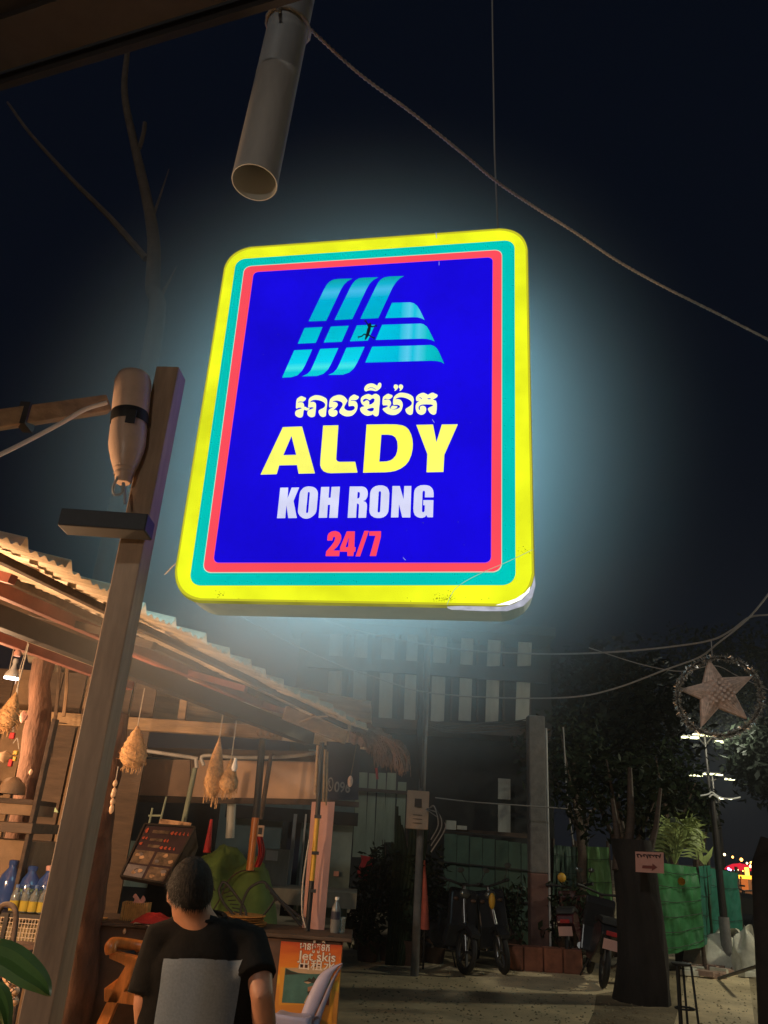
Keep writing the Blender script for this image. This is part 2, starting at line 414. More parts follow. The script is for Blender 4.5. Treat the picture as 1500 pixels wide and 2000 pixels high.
for pts in ([(972, 292), (1110, 288), (1140, 295), (1165, 315), (1185, 345), (1224, 425), (1200, 412), (1170, 404), (1130, 403), (920, 410)],
            [(896, 461), (1190, 451), (1215, 457), (1240, 475), (1258, 505), (1300, 590), (1275, 578), (1240, 570), (1200, 568), (846, 578)],
            [(820, 630), (1270, 617), (1295, 625), (1318, 645), (1335, 675), (1374, 762), (1350, 748), (1315, 740), (1270, 738), (766, 752)]):
    printed('logo_stripe', [tr(*s2, pts)], grow)
KY = glow('backlit_pale_yellow', lin((255, 255, 185)), 1.05, .04, 6, sample=False)
YY = glow('backlit_letter_yellow', lin((255, 253, 110)), 1.05, .10, 5, sample=False)
YD = glow('backlit_d_yellow', lin((255, 253, 92)), 1.05, .06, 5, sample=False)
WW = glow('backlit_lilac_white', lin((218, 220, 250)), 1.0, .10, 8, sample=False)
RR = glow('backlit_numeral_red', lin((255, 72, 98)), 1.0, .04, 5, sample=False)
zA, zB = (560, 740, 160 / 1500), (690, 740, 180 / 1500)
KH = [
 (zA, [[(190,390),(240,350),(285,332),(320,352),(370,372),(352,408),(312,440),(262,432),(230,440),(212,458),(260,445),(305,452),(328,485),(330,535),(350,528),(385,552),(432,552),(425,575),(395,600),(350,595),(322,578),(310,690),(290,722),(245,733),(200,715),(160,680),(168,605),(230,578),(290,560),(262,545),(220,550),(178,572),(180,480)]]),
 (zA, [[(410,390),(460,345),(535,315),(620,325),(700,355),(750,395),(750,480),(735,600),(728,690),(710,710),(670,720),(630,705),(595,650),(590,605),(620,580),(680,555),(718,515),(710,470),(670,435),(600,410),(530,402),(465,415),(432,455),(480,438),(520,445),(548,475),(545,560),(530,690),(515,712),(465,725),(420,712),(385,670),(388,605),(450,575),(512,552),(480,537),(432,545),(400,545),(408,470)]]),
 (zA, [[(790,430),(810,380),(870,335),(950,312),(1020,318),(1075,350),(1120,410),(1120,430),(1050,545),(1090,590),(1150,608),(1210,600),(1252,570),(1255,530),(1225,515),(1180,515),(1135,527),(1145,390),(1170,345),(1240,302),(1280,320),(1335,345),(1315,385),(1275,412),(1200,405),(1168,425),(1230,418),(1280,435),(1305,485),(1305,550),(1280,620),(1220,690),(1130,710),(1060,700),(1000,665),(958,620),(1030,510),(1035,470),(1000,435),(940,418),(880,420),(838,440),(900,440),(940,465),(945,500),(920,540),(850,605),(895,585),(930,600),(942,640),(925,685),(880,710),(840,713),(790,690),(770,640),(775,590),(815,560),(865,535),(820,540),(782,545)]]),
 (zB, [[(125,370),(130,330),(160,295),(240,262),(280,270),(310,290),(345,265),(375,258),(420,280),(442,315),(435,440),(430,460),(420,600),(400,625),(370,630),(335,610),(330,590),(290,610),(235,622),(175,600),(120,545),(118,480),(200,462),(175,455),(140,420)],
       [(160,385),(170,355),(205,338),(245,350),(275,370),(305,340),(340,335),(355,355),(345,395),(300,430),(262,440),(270,400),(250,368),(215,365),(180,393)], [(220,510),(345,480),(335,540),(290,548),(250,538)]]),
 (zB, [[(180,190),(195,140),(240,100),(300,90),(350,100),(400,135),(408,95),(440,75),(465,100),(460,150),(430,190),(375,222),(330,210),(280,203),(240,212),(205,225)], [(235,178),(300,148),(382,190),(375,194),(300,160),(242,182)]]),
 (zB, [[(482,320),(520,285),(575,257),(605,272),(650,285),(638,320),(600,352),(550,345),(515,340),(503,362),(560,352),(600,362),(622,400),(618,440),(590,480),(605,500),(660,518),(720,510),(765,480),(765,455),(730,440),(690,440),(650,445),(655,330),(690,280),(760,242),(840,245),(930,270),(990,320),(985,420),(975,580),(950,603),(915,605),(870,575),(848,520),(870,495),(940,455),(962,420),(950,380),(880,335),(800,315),(730,322),(678,355),(730,345),(780,360),(810,410),(810,470),(785,540),(720,598),(640,610),(560,590),(500,540),(478,500),(540,480),(580,458),(540,445),(478,455)]]),
 (zB, [[(602,498),(640,450),(670,460),(730,462),(710,498),(660,512)]]),
 (zB, [[(660,140),(675,112),(700,107),(730,120),(738,150),(720,190),(680,218),(675,205),(690,185),(665,170)]]),
 (zB, [[(742,140),(755,112),(782,107),(812,122),(818,150),(800,190),(762,218),(757,205),(772,180),(745,165)]]),
 (zB, [[(1025,310),(1070,265),(1140,242),(1180,255),(1222,280),(1255,255),(1300,240),(1335,260),(1382,278),(1365,320),(1310,350),(1300,360),(1365,375),(1360,570),(1330,600),(1300,603),(1255,580),(1218,520),(1222,490),(1280,465),(1315,447),(1260,435),(1170,432),(1100,440),(1065,475),(1068,515),(1100,532),(1085,500),(1090,470),(1130,452),(1175,465),(1195,510),(1180,570),(1140,600),(1090,605),(1040,570),(1017,500),(1020,440),(1045,400),(1090,370),(1040,382),(1027,370)],
       [(1068,318),(1100,318),(1130,345),(1120,350),(1095,330)], [(1200,345),(1235,328),(1280,345),(1240,352)]])]
for z, loops in KH:
    printed('khmer_letter', [tr(*z, l) for l in loops], KY, it=1)
z3 = (480, 740, 460 / 1500)
for nm, loops, mm in (('letter', [[(240,314),(362,310),(444,608),(340,610),(330,555),(217,557),(201,613),(98,616)], [(295,370),(325,490),(243,492)]], YY),
    ('letter', [[(496,304),(593,302),(580,500),(579,518),(586,530),(600,535),(700,534),(714,603),(545,607),(520,604),(498,594),(484,576),(477,555),(478,530)]], YY),
    ('letter', [[(772,298),(900,296),(960,297),(1000,303),(1022,313),(1040,330),(1055,360),(1063,390),(1066,420),(1064,455),(1056,492),(1040,530),(1020,555),(990,577),(955,592),(925,598),(890,601),(750,604)], [(866,362),(910,362),(935,366),(955,380),(967,405),(970,440),(966,470),(957,495),(940,515),(922,526),(900,532),(853,534)]], YD),
    ('letter', [[(1088,300),(1194,298),(1216,410),(1250,298),(1352,296),(1266,490),(1260,599),(1153,601),(1158,485)]], YY)):
    printed(nm, [tr(*z3, l) for l in loops], mm)
z4, z5 = (530, 940, 170 / 1500), (670, 940, 190 / 1500)
for z, loops in (
    (z4, [[(165,125),(302,125),(290,310),(360,125),(490,122),(392,355),(450,648),(302,650),(270,430),(250,650),(108,652)]]),
    (z4, [[(495,250),(502,215),(515,180),(560,130),(605,110),(650,103),(705,108),(740,118),(775,140),(800,175),(812,220),(808,300),(790,500),(783,540),(765,575),(720,620),(680,645),(640,658),(595,660),(550,650),(500,610),(478,575),(468,540),(470,500)], [(638,215),(644,203),(655,200),(667,205),(672,225),(645,540),(637,558),(625,564),(613,560),(608,545)]]),
    (z4, [[(867,115),(1007,113),(997,298),(1030,298),(1045,113),(1190,108),(1150,645),(1005,645),(1022,423),(982,423),(968,643),(823,645)]]),
    (z5, [[(110,95),(300,95),(330,101),(355,115),(375,140),(386,170),(388,210),(384,245),(372,275),(350,305),(315,320),(345,328),(362,342),(373,365),(376,400),(362,575),(243,577),(253,400),(252,375),(243,362),(222,355),(208,575),(78,577)], [(232,180),(258,182),(267,205),(262,255),(250,275),(226,280)]]),
    (z5, [[(425,200),(432,165),(447,135),(470,110),(510,88),(560,78),(610,78),(650,88),(685,110),(708,145),(720,200),(716,300),(708,440),(704,480),(688,515),(665,545),(630,568),(580,580),(530,580),(480,570),(440,543),(420,510),(412,470)], [(556,190),(562,172),(573,166),(586,171),(592,190),(578,470),(573,488),(557,496),(543,490),(538,475)]]),
    (z5, [[(768,88),(880,88),(938,290),(950,88),(1058,88),(1042,572),(918,572),(868,365),(858,570),(745,572)]]),
    (z5, [[(1100,190),(1106,155),(1120,128),(1150,98),(1195,78),(1250,73),(1300,76),(1340,88),(1375,118),(1394,155),(1400,195),(1400,262),(1265,262),(1268,185),(1262,165),(1250,158),(1236,168),(1230,190),(1221,465),(1226,485),(1240,493),(1255,485),(1262,465),(1265,385),(1240,382),(1242,305),(1398,305),(1390,570),(1305,568),(1290,535),(1265,565),(1230,577),(1190,577),(1150,565),(1115,538),(1095,495),(1088,440)]])):
    printed('white_letter', [tr(*z, l) for l in loops], WW)
printed('numeral', [tr(*z3, [(522,1035),(524,1005),(532,988),(550,977),(575,974),(598,982),(610,1000),(612,1022),(604,1045),(590,1070),(562,1098),(602,1098),(598,1134),(512,1134),(515,1105),(550,1065),(568,1038),(573,1018),(568,1010),(560,1014),(555,1035)])], RR)
printed('numeral', [tr(*z5, [(65,785),(190,785),(182,1028),(203,1030),(195,1098),(175,1100),(165,1165),(75,1165),(72,1098),(-40,1098),(-38,1035)]), tr(*z5, [(98,880),(85,1028),(45,1028)])], RR)
printed('slash', [tr(*z5, [(335,778),(405,778),(270,1170),(200,1170)])], RR)
printed('numeral', [tr(*z5, [(412,785),(592,782),(590,870),(515,1165),(418,1165),(505,853),(410,852)])], RR)
# broken corner: lifted plastic flap, white light in the gap and specks of dirt
flap = [(874, 1183), (880, 1168), (890, 1152), (912, 1136), (950, 1117), (990, 1100), (1040, 1076), (1042, 1120), (1036, 1142), (1020, 1160), (995, 1172), (950, 1180)]
lineA = [sg(x, y, .012) for x, y in flap[:7]]
mb = MB(); mb.tube(spline(lineA, 5), .0011, 5); mb.build('crack', glow('crack_edge', (.45, .62, .35), .8, sample=False), sroot)
gapl = [(873, 1184), (930, 1182), (985, 1174), (1015, 1163), (1034, 1145), (1043, 1118), (1046, 1140), (1040, 1162), (1022, 1180), (990, 1190), (940, 1190), (880, 1187)]
MB().poly([[sg(x, y, -.004) for x, y in gapl]], -SN * .02).build('cracked_corner', glow('frosted_corner', (.55, .56, .66), .8, .3, 25, sample=False), sroot)
wl = [(985, 1178), (1008, 1170), (1026, 1158), (1036, 1146), (1033, 1157), (1018, 1172), (995, 1182), (968, 1183)]
MB().poly([[sg(x, y, .006) for x, y in wl]]).build('bare_tube_light', glow('bare_white', (1, 1, 1), 1.6, sample=False), sroot)
mb = MB(); rs = random.Random(3)
for i in range(150):
    t = rs.random()
    if t < .62: x, y = rs.gauss(872, 14), 1176 - abs(rs.gauss(0, 9))
    elif t < .8: x, y = rs.uniform(1012, 1036), 1083 - abs(rs.gauss(0, 6))
    elif t < .9: x, y = rs.gauss(432, 4), rs.gauss(1164, 4)
    else: x, y = rs.uniform(380, 1000), rs.uniform(1168, 1176)
    if y > 1180: continue
    p = sg(x, y, .0095); r = rs.uniform(.0008, .0022)
    mb.quad(p - SR * r, p - ZU * r, p + SR * r, p + ZU * r * .7)
mb.build('dirt_specks', mat('dirt', (.10, .09, .01), .9), sroot)['kind'] = 'stuff'
mb = MB()
for i in range(46):
    x, y = rs.uniform(500, 950), rs.uniform(520, 1095); r = rs.uniform(.0006, .0013); p = sg(x, y, .0102)
    q = SR * rs.uniform(-2, 2) * r
    mb.quad(p - SR * r, p - ZU * r, p + SR * r + q, p + ZU * r)
for (x0, y0, x1, y1) in ((852, 456, 853, 468), (858, 514, 858, 521), (845, 822, 849, 828), (788, 1091, 793, 1096)):
    mb.tube([sg(x0, y0, .0105), sg(x1, y1, .0105)], .0012, 4)
mb.build('scratches', glow('scratch', (.35, .38, .9), .8, sample=False), sroot)['kind'] = 'stuff'
# gecko on the sign face
def zz(x, y, o=.02): return sg(520 + x * .25333, 520 + y * .25333, o)
mb = MB()
mb.tube(spline([zz(808, 462), zz(803, 485), zz(796, 515), zz(786, 550), zz(770, 585)], 4), [.004, .0055, .0062, .0058, .0056, .0064, .0074, .008, .0082, .008, .0076, .007, .0066, .006, .005, .004, .003][:17], 8)
mb.ell(zz(800, 478), (.0085, .005, .008))
for arm in ([(800, 480), (784, 462), (775, 447)], [(806, 482), (826, 488), (848, 482)], [(784, 552), (760, 545), (742, 562), (724, 566)], [(778, 560), (800, 552), (818, 566), (832, 572)]):
    mb.tube([zz(x, y) for x, y in arm], [.0042] + [.0028] * (len(arm) - 1), 6)
    ex, ey = arm[-1]; hx, hy = arm[-2]; L = math.hypot(ex - hx, ey - hy)
    for a in (-.9, -.3, .3, .9):
        dx, dy = (ex - hx) / L, (ey - hy) / L
        mb.tube([zz(ex, ey), zz(ex + 15 * (dx * cos(a) - dy * sin(a)), ey + 15 * (dx * sin(a) + dy * cos(a)))], [.0014, .0008], 5)
tag(mb.build('gecko', M['gecko']), 'small dark gecko clinging to the cyan emblem of the lit sign', 'gecko')
# hanging wire with bracket on top of the sign, and thin cord loop at its left
wt = sg(972, 446, -.08)
w = MB().tube([at(960, -120, 2.75), at(962, 60, 2.74), at(966, 300, 2.73), wt], .0042, 6)
tag(w.build('hanging_wire', M['cable']), 'thin straight wire running down to the top of the lit sign', 'wire')
tag(MB().tube(spline([sg(350, 1035, -.1), sg(335, 1058, -.15), sg(300, 1072, -.2), sg(262, 1075, -.3)], 6), .003, 6).build('cord', M['pvc']), 'pale cord looping from the left edge of the lit sign to the steel post', 'cord')

# ================================================================== pipe, rope, eave overhead
pb = at(497, 357, 1.6); pt = pb + V((0.0, 0.04, 1.25)) * 1.0; pt.x += .03
R0 = .063
pr = thing('drain_pipe', 'grey plastic drain pipe with open end hanging from the dark eave', 'pipe', pb)
ax = (pt - pb).normalized()
MB().lathe(pb, [(R0, 0), (R0, .02), (R0, .5), (R0, 1.3)], 40, ax).build('pipe_wall', M['pvc'], pr)
MB().lathe(pb, [(R0, 0), (R0 * .955, 0), (R0 * .955, .35), (R0 * .955, 1.3)], 40, ax).build('pipe_inside', M['pvc_in'], pr)
rope_pts = [(540, 18), (566, 28), (600, 52), (700, 143), (800, 217), (900, 297), (970, 355), (1040, 402), (1120, 452), (1210, 512), (1300, 562), (1400, 612), (1510, 668)]
def twisted(points, r, name, m, label, cat, pitch=.05):
    P = spline(points, 24); root = thing(name, label, cat, P[len(P) // 2])
    for s in range(2):
        q = []; acc = 0
        for i, p in enumerate(P):
            if i: acc += (P[i] - P[i - 1]).length
            d = (P[min(i + 1, len(P) - 1)] - P[max(i - 1, 0)]).normalized(); a = d.cross(ZU).normalized(); b = d.cross(a)
            t = acc / pitch * 2 * pi + s * pi; q.append(p + (a * cos(t) + b * sin(t)) * r * .55)
        MB().tube(q, r * .62, 6).build('strand', m, root)
    return root
RP = []
for i, (x, y) in enumerate(rope_pts): RP.append(at(x, y, 1.53 + i * .11))
twisted(RP, .0062, 'rope', M['rope'], 'twisted pale rope sloping across the dark sky from the drain pipe', 'rope', .035)
mb = MB(); loop = []
for k in range(15):
    t = 2 * pi * k / 14; loop.append(at(560, 30, 1.6) * 0 + (pb + ax * ((at(555, 40, 1.6).z - pb.z) / ax.z)) + V((cos(t), sin(t), -.15 * cos(t) + .1 * sin(t))) * (R0 + .006))
tag(mb.tube(loop, .006, 6).build('rope_loop', M['rope']), 'loop of rope tied round the grey drain pipe', 'rope')
e0, e1 = atz(-260, 243, 3.55), atz(580, -14, 3.55); ed = (e1 - e0).normalized(); en = V((-ed.y, ed.x, 0))
if en.y > 0: en = -en
er = thing('roof_eave', 'dark overhanging roof eave with gutter at the top left of the view', 'roof eave', e0)
MB().beam(e0 + ed * -1 + ZU * .06, e1 + ed * .9 + ZU * .06, .02, .16).build('fascia', M['eave'], er)
MB().beam(e0 + ed * -1 + en * .10 + ZU * .02, e1 + ed * .05 + en * .10 + ZU * .02, .13, .05).build('gutter', M['dark_steel'], er)
for k in range(4):
    MB().beam(e0 + ed * -1 + en * (.24 + .17 * k) + ZU * (.03 + .02 * (k % 2)), e1 + ed * .9 + en * (.24 + .17 * k) + ZU * (.03 + .02 * (k % 2)), .16, .02).build('soffit_board', M['eave'], er)
# bare tree behind, top left
tr_ = thing('bare_tree', 'tall bare pale tree trunk with a few thin branches against the night sky', 'tree', V((at(285, 900, 8).x, 8, 0)))
tp = [at(250, 90, 8), at(243, 180, 8), at(262, 280, 8), at(285, 380, 8), at(300, 470, 8), at(298, 560, 8), at(293, 700, 8)]
tp.append(V((tp[-1].x, 8, 0)))
MB().tube(spline(tp, 5), [.035 + .085 * (i / 35) for i in range(36)], 10).build('trunk', M['tree'], tr_)
MB().tube(spline([at(15, 200, 8.4), at(60, 262, 8.3), at(140, 350, 8.2), at(215, 425, 8.1), at(285, 505, 8)], 5), [.018 + .03 * i / 20 for i in range(21)], 7).build('branch', M['tree'], tr_)
MB().tube(spline([at(283, 240, 8), at(280, 262, 8), at(272, 290, 8)], 4), .03, 7).build('branch', M['tree'], tr_)
MB().tube(spline([at(345, 520, 8), at(325, 560, 8), at(305, 590, 8)], 4), [.008 + .003 * i for i in range(9)], 6).build('branch', M['tree'], tr_)
MB().tube(spline([at(330, 330, 8), at(312, 385, 8), at(300, 420, 8)], 4), [.006 + .002 * i for i in range(9)], 6).build('branch', M['tree'], tr_)

# ================================================================== near steel post with bottle cap
PY = 2.4
def postx(): return at(162, 1500, PY).x
px0 = at(140, 1500, PY).x
prt = thing('steel_post', 'square brown steel post standing left of the lit sign', 'post', V((px0 + .05, PY + .05, 0)))
ptop = at(325, 715, PY).z
MB().box((px0 + .0425, PY + .045, ptop / 2), (.085, .09, ptop), rz=R(-4)).build('column', M['post'], prt, bevel=.004)
zc = at(200, 1015, PY - .1).z
a0 = at(128, 1030, PY + .1); 
MB().beam(V((px0 - .17, PY - .06, zc)), V((px0 + .11, PY - .06, zc)), .09, .06).build('cross_arm', M['black'], prt, bevel=.004)
# upside-down bottle taped over the cable joint
bt0 = at(240, 950, PY - .03); bt1 = at(262, 730, PY - .03)
bx = thing('plastic_bottle', 'upside-down milky plastic bottle taped to the steel post over a cable joint', 'bottle', bt0)
ba = (V((bt1.x, bt1.y, bt1.z)) - bt0); H = ba.length; ba.normalize()
MB().lathe(bt0, [(.0, .012), (.022, .012), (.028, .02), (.030, .045), (.036, .06), (.048, .095), (.058, .135), (.062, .16), (.062, H * .50), (.060, H * .52), (.060, H * .60), (.063, H * .62), (.064, H * .88), (.062, H * .93), (.054, H * .98), (.036, H * 1.0), (0, H * 1.005)], 28, ba).build('bottle_body', M['bottle'], bx)
MB().lathe(bt0, [(.0625, H * .53), (.0640, H * .54), (.0640, H * .62), (.0630, H * .63)], 28, ba).build('black_tape', M['black'], bx)
MB().box(bt0 + ba * H * .53 + V((.024, -.062, 0)), (.032, .006, .05)).build('tape_end', M['black'], bx)
MB().tube(spline([bt0 + ba * .03 + V((-.012, -.02, 0)), bt0 + V((-.02, -.03, -.02)), bt0 + V((-.01, -.03, -.045)), bt0 + V((.012, -.03, -.035)), bt0 + V((.01, -.03, 0)), bt0 + V((.02, -.03, -.03)), bt0 + V((.03, -.03, -.075))], 6), .0045, 6).build('cable_loop', M['pvc'], bx)
for k in range(2): MB().lathe(bt0, [(.0325 + k * .005, .04 + k * .02), (.034 + k * .004, .045 + k * .02), (.0325 + k * .004, .052 + k * .02)], 20, ba).build('ridge', M['bottle'], bx)
# plank arm and white cable
pk = thing('timber_arm', 'rough wooden arm reaching out to the steel post below the bare tree', 'beam', at(100, 800, 2.5))
MB().beam(at(-150, 842, 2.2), at(209, 790, 2.52), .05, .062).build('plank', M['wood'], pk, bevel=.003)
MB().box(at(52, 815, 2.37), (.035, .07, .085)).build('strap', M['dark_steel'], pk)
tag(MB().tube(spline([at(-60, 915, 2.3), at(0, 888, 2.35), at(60, 858, 2.38), at(120, 826, 2.4), at(165, 800, 2.42), at(209, 786, 2.44)], 6), .008, 8).build('white_cable', M['white']), 'white cable hanging under the rough wooden arm', 'cable')

# ================================================================== the stall
def scl(p, k): return CAM + (V(p) - CAM) * k
h0 = V((-1.34, 2.774, 2.427)); hd = V((.0875, .23375, -.0075))           # eave start, step between two ridges
eu = hd.normalized(); NS = 15
vv = V((0, 0, 1)).cross(eu); vv.z = 0; vv.normalize(); SL = .25
def rf(k, v, w): return h0 + hd * k + vv * v + V((0, 0, v * SL - w))     # k ridges along the eave, v metres up the slope, w below the sheets
st = thing('market_stall', 'open wooden market stall with corrugated metal roof lit from inside by warm bulbs', 'stall', rf(8, 1.2, 0) * 1.0)
st.location.z = 0
LV = 3.4
# corrugated sheets: each 3 or 4 ridges wide, overlapping
def ridge(u):
    f = u - math.floor(u); d = min(f, 1 - f)
    big = max(0, 1 - d / .10); big = big * big * (3 - 2 * big)
    return .042 * big + .008 * sin(f * 2 * pi * 5)
edges = [-4.5, -1.5, 1.5, 4.5, 7.5, 10.5, 13.5, 15.15]
for i in range(len(edges) - 1):
    a, b = edges[i] - .1, edges[i + 1] + .1; dv = [.03, -.02, 0, .025, -.01, .02, .0][i]; dz = .004 * (i % 2)
    nu = int((b - a) * 36)
    def fn(s, t, a=a, b=b, dv=dv, dz=dz):
        k = a + (b - a) * s; v = -dv + (LV + dv) * t
        return rf(k, v, -ridge(k) - dz - .006 * sin(k * 1.7) - .008 * sin(v * 2.1 + i))
    MB().grid(fn, nu, 8).build('roof_sheet', M['zinc'], st, solid=.0015, smooth=True)
# purlins, beams and rafters
def pur(v, w, th, hh, m, name, k0=-4.5, k1=15.1, off=0):
    MB().beam(rf(k0, v, w + hh / 2), rf(k1, v + off, w + hh / 2), th, hh).build(name, m, st, bevel=.003)
pur(.30, .012, .035, .035, M['dark_wood'], 'purlin', off=-.12)
pur(.78, .012, .035, .04, M['dark_wood'], 'purlin', off=-.15)
pur(1.15, .02, .05, .085, M['red_steel'], 'purlin', off=-.45)
pur(1.75, .012, .04, .05, M['dark_wood'], 'purlin')
pur(2.5, .012, .05, .08, M['red_steel'], 'purlin')
pur(1.28, .15, .08, .11, M['dark_steel'], 'main_beam', k1=14.6, off=-.85)
pur(1.45, .27, .05, .05, M['red_steel'], 'lower_rail', k1=8, off=-.5)
for k in (-3, 1.2, 5.4, 9.6, 13.4):
    MB().beam(rf(k, .35, .075), rf(k, LV, .10), .04, .04).build('rafter', M['red_steel'] if k != 5.4 else M['dark_wood'], st)
# wooden plank ends under the eave's far corner
MB().beam(at(555, 1392, 5.9), at(676, 1441, 6.15), .03, .10).build('eave_plank', M['wood'], st, bevel=.003)
MB().beam(at(505, 1390, 6.0), at(640, 1425, 6.25), .03, .05).build('eave_plank', M['wood'], st, bevel=.003)
MB().tube(spline([at(585, 1410, 5.85), at(600, 1405, 5.84), at(612, 1398, 5.84), at(625, 1385, 5.84), at(660, 1402, 5.84)], 5), .009, 6).build('wire_end', M['wood'], st)
MB().tube(spline([at(608, 1400, 5.83), at(618, 1400, 5.83), at(640, 1399, 5.83)], 5), .007, 6).build('wire_end', M['wood'], st)
# horizontal pole of the stall and its posts
YB = 6.6
MB().beam(at(-80, 1392, YB), at(552, 1433, YB), .09, .10).build('cross_beam', M['wood'], st, bevel=.006)
MB().beam(at(360, 1368, YB + .1), at(352, 1425, YB + .1), .06, .06).build('short_strut', M['wood'], st)
for (x, y) in ((508, 1428), (518, 1427), (532, 1431), (543, 1429)): MB().ell(at(x, y, YB - .06), (.03, .03, .045), 10, 6).build('bolt_wrap', M['wood'], st)
# ceiling sheet at the back (dark corrugated lean-to seen below the roof)
def fnb(s, t):
    p = at(150, 1300, 7.2).lerp(at(640, 1440, 7.0), s); q = at(150, 1500, 9.5).lerp(at(650, 1475, 9.5), s)
    p = V((-3.2 + 3.2 * s, 6.75, 2.95 - .35 * s)); q = V((-3.2 + 3.25 * s, 8.6, 2.52 - .12 * s))
    return p.lerp(q, t) + ZU * .02 * sin(t * 70)
MB().grid(fnb, 4, 110).build('back_roof_sheet', M['zinc'], st, smooth=True)
MB().tube([at(283, 1466, 6.9), at(372, 1479, 6.9), at(386, 1482, 6.9)], .016, 8).build('conduit', M['pvc'], st)
MB().tube([at(384, 1500, 6.9), at(383, 1482, 6.9)], .018, 8).build('conduit', M['pvc'], st)
MB().tube(spline([at(398, 1495, 6.9), at(398, 1476, 6.9), at(470, 1480, 6.9), at(560, 1478, 6.9), at(622, 1470, 6.9)], 5), .015, 8).build('conduit', M['pvc'], st)
# fascia board behind the stall, panel by panel
fb = thing('fascia_board', 'long pale brown board hung behind the stall, catching the warm bulb light', 'board', at(430, 1560, 7.6))
xs = [(100, 1474, 1553), (245, 1482, 1552), (372, 1484, 1556), (506, 1486, 1560), (626, 1488, 1561)]
for i in range(4):
    a, b = xs[i], xs[i + 1]; Yb = 7.6
    P = [at(a[0] + 1, a[1], Yb), at(b[0] - 1, b[1], Yb), at(b[0] - 1, b[2], Yb), at(a[0] + 1, a[2], Yb)]
    MB().poly([P], (0, .03, 0)).build('panel', M['board'], fb)
MB().beam(at(100, 1558, 7.58), at(640, 1567, 7.58), .06, .05).build('bottom_batten', M['dark_wood'], fb)
MB().beam(at(100, 1466, 7.6), at(640, 1478, 7.6), .04, .09).build('top_batten', M['dark_wood'], fb)
# navy sign with telephone number
ns = thing('phone_signboard', 'dark navy signboard with a pale phone mark and the digits 096', 'sign', at(680, 1560, 7.55))
P = [at(638, 1448, 7.55), at(704, 1452, 7.6), at(700, 1562, 7.6), at(638, 1562, 7.55)]
MB().poly([P], (0, .03, 0)).build('panel', M['navy'], ns)
MB().beam(at(628, 1566, 7.5), at(700, 1572, 7.55), .07, .045).build('lower_lip', M['dark_wood'], ns)
greyink = mat('pale_grey_print', (.22, .21, .20), .7)
ur = (at(680, 1536, 7.5) - at(650, 1534, 7.5)).normalized()
text_mesh('096', at(652, 1546, 7.53), ur, ZU, .125, .02, .8).build('digits', greyink, ns)
cc_ = at(645, 1532, 7.53); ring = [cc_ + V((cos(t) * .028, 0, sin(t) * .062)) for t in [2 * pi * i / 20 for i in range(20)]]
ring2 = [cc_ + V((cos(t) * .021, 0, sin(t) * .05)) for t in [2 * pi * i / 20 for i in range(20)]]
MB().poly([ring, ring2]).build('phone_ring', greyink, ns)
MB().tube([cc_ + V((-.008, -.004, .03)), cc_ + V((-.012, -.004, 0)), cc_ + V((.008, -.004, -.03))], [.007, .004, .007], 6).build('handset', greyink, ns)

# posts of the stall (bark posts on the left)
def bark_post(x0, y0, x1, y1, Y, r, label):
    a, b = at(x0, y0, Y), at(x1, y1, Y); b.x = a.x * .3 + b.x * .7; pts = []; rs = random.Random(x0)
    lo = V((b.x, Y, 0)); q = [lo.lerp(a, t) + V((rs.uniform(-.015, .015), rs.uniform(-.015, .015), 0)) for t in [i / 16 for i in range(17)]]
    o = MB().tube(q, [r * rs.uniform(.88, 1.12) for _ in q], 12).build('bark_post', M['bark'])
    tag(o, label, 'post', 'rough timber posts of the stall'); return o
bark_post(226, 1395, 214, 1790, 5.75, .088, 'rough brown timber post just right of the steel post')
bark_post(88, 1290, 82, 1700, 5.3, .075, 'rough reddish timber post between the shelves and the steel post')
# pole painted black and yellow with clamps, thin tubes, salmon board
YP = 6.05
def segtube(parts, Y, r, root):
    for (x0, y0, x1, y1, m, nm) in parts: MB().tube([at(x0, y0, Y), at(x1, y1, Y)], r, 10).build(nm, m, root)
pp1 = thing('painted_pole', 'slim upright pole painted black and yellow with clamps beside the salmon board', 'pole', at(600, 1815, YP))
segtube([(629, 1450, 620, 1597, M['black'], 'upper_length'), (620, 1597, 609, 1720, M['yellow'], 'yellow_length'), (609, 1720, 600, 1818, M['black'], 'lower_length')], YP, .019, pp1)
for x, y in ((618, 1595), (613, 1666), (607, 1740)): MB().box(at(x + 3, y, YP - .03), (.05, .03, .022)).build('clamp', M['black'], pp1)
MB().tube(spline([at(604, 1640, YP - .03), at(592, 1720, YP - .03), at(590, 1780, YP - .03), at(597, 1812, YP - .03)], 6), .006, 6).build('loose_wire', M['rope'], pp1)
for i, (x0, x1) in enumerate(((619, 615), (625, 621), (634, 631), (638, 636))):
    o = MB().tube([at(x0 + 2, 1456 + 4 * i, 6.12), at(x1 + 1, 1552 + 7 * i, 6.12)], .0075 if i % 2 else .012, 8).build('thin_tube', M['wood'])
    tag(o, ['pale thin tube at the left of the bundle above the salmon board', 'second thin tube from the left in the bundle above the salmon board', 'third thin tube from the left in the bundle above the salmon board', 'rightmost thin tube in the bundle above the salmon board'][i], 'tube', 'tubes tied to the corner pole of the stall')
o = MB().poly([[at(609, 1566, 6.2), at(654, 1566, 6.2), at(633, 1818, 6.2), at(590, 1812, 6.2)]], (0, .025, 0)).build('salmon_board', M['pink'])
tag(o, 'tall narrow salmon pink board standing on the counter behind the painted pole', 'board')
pp2 = thing('orange_pole', 'slim pole with black upper length and orange lower length left of the painted pole', 'pole', at(487, 1695, 6.6))
segtube([(513, 1440, 500, 1597, M['black'], 'upper_length'), (499, 1597, 488, 1700, M['orange_wood'], 'lower_length')], 6.6, .03, pp2)
tag(MB().tube([at(530, 1470, 6.9), at(509, 1600, 6.9)], .02, 8).build('dark_pole', M['dark_wood']), 'thin dark pole between the orange pole and the painted pole', 'pole')
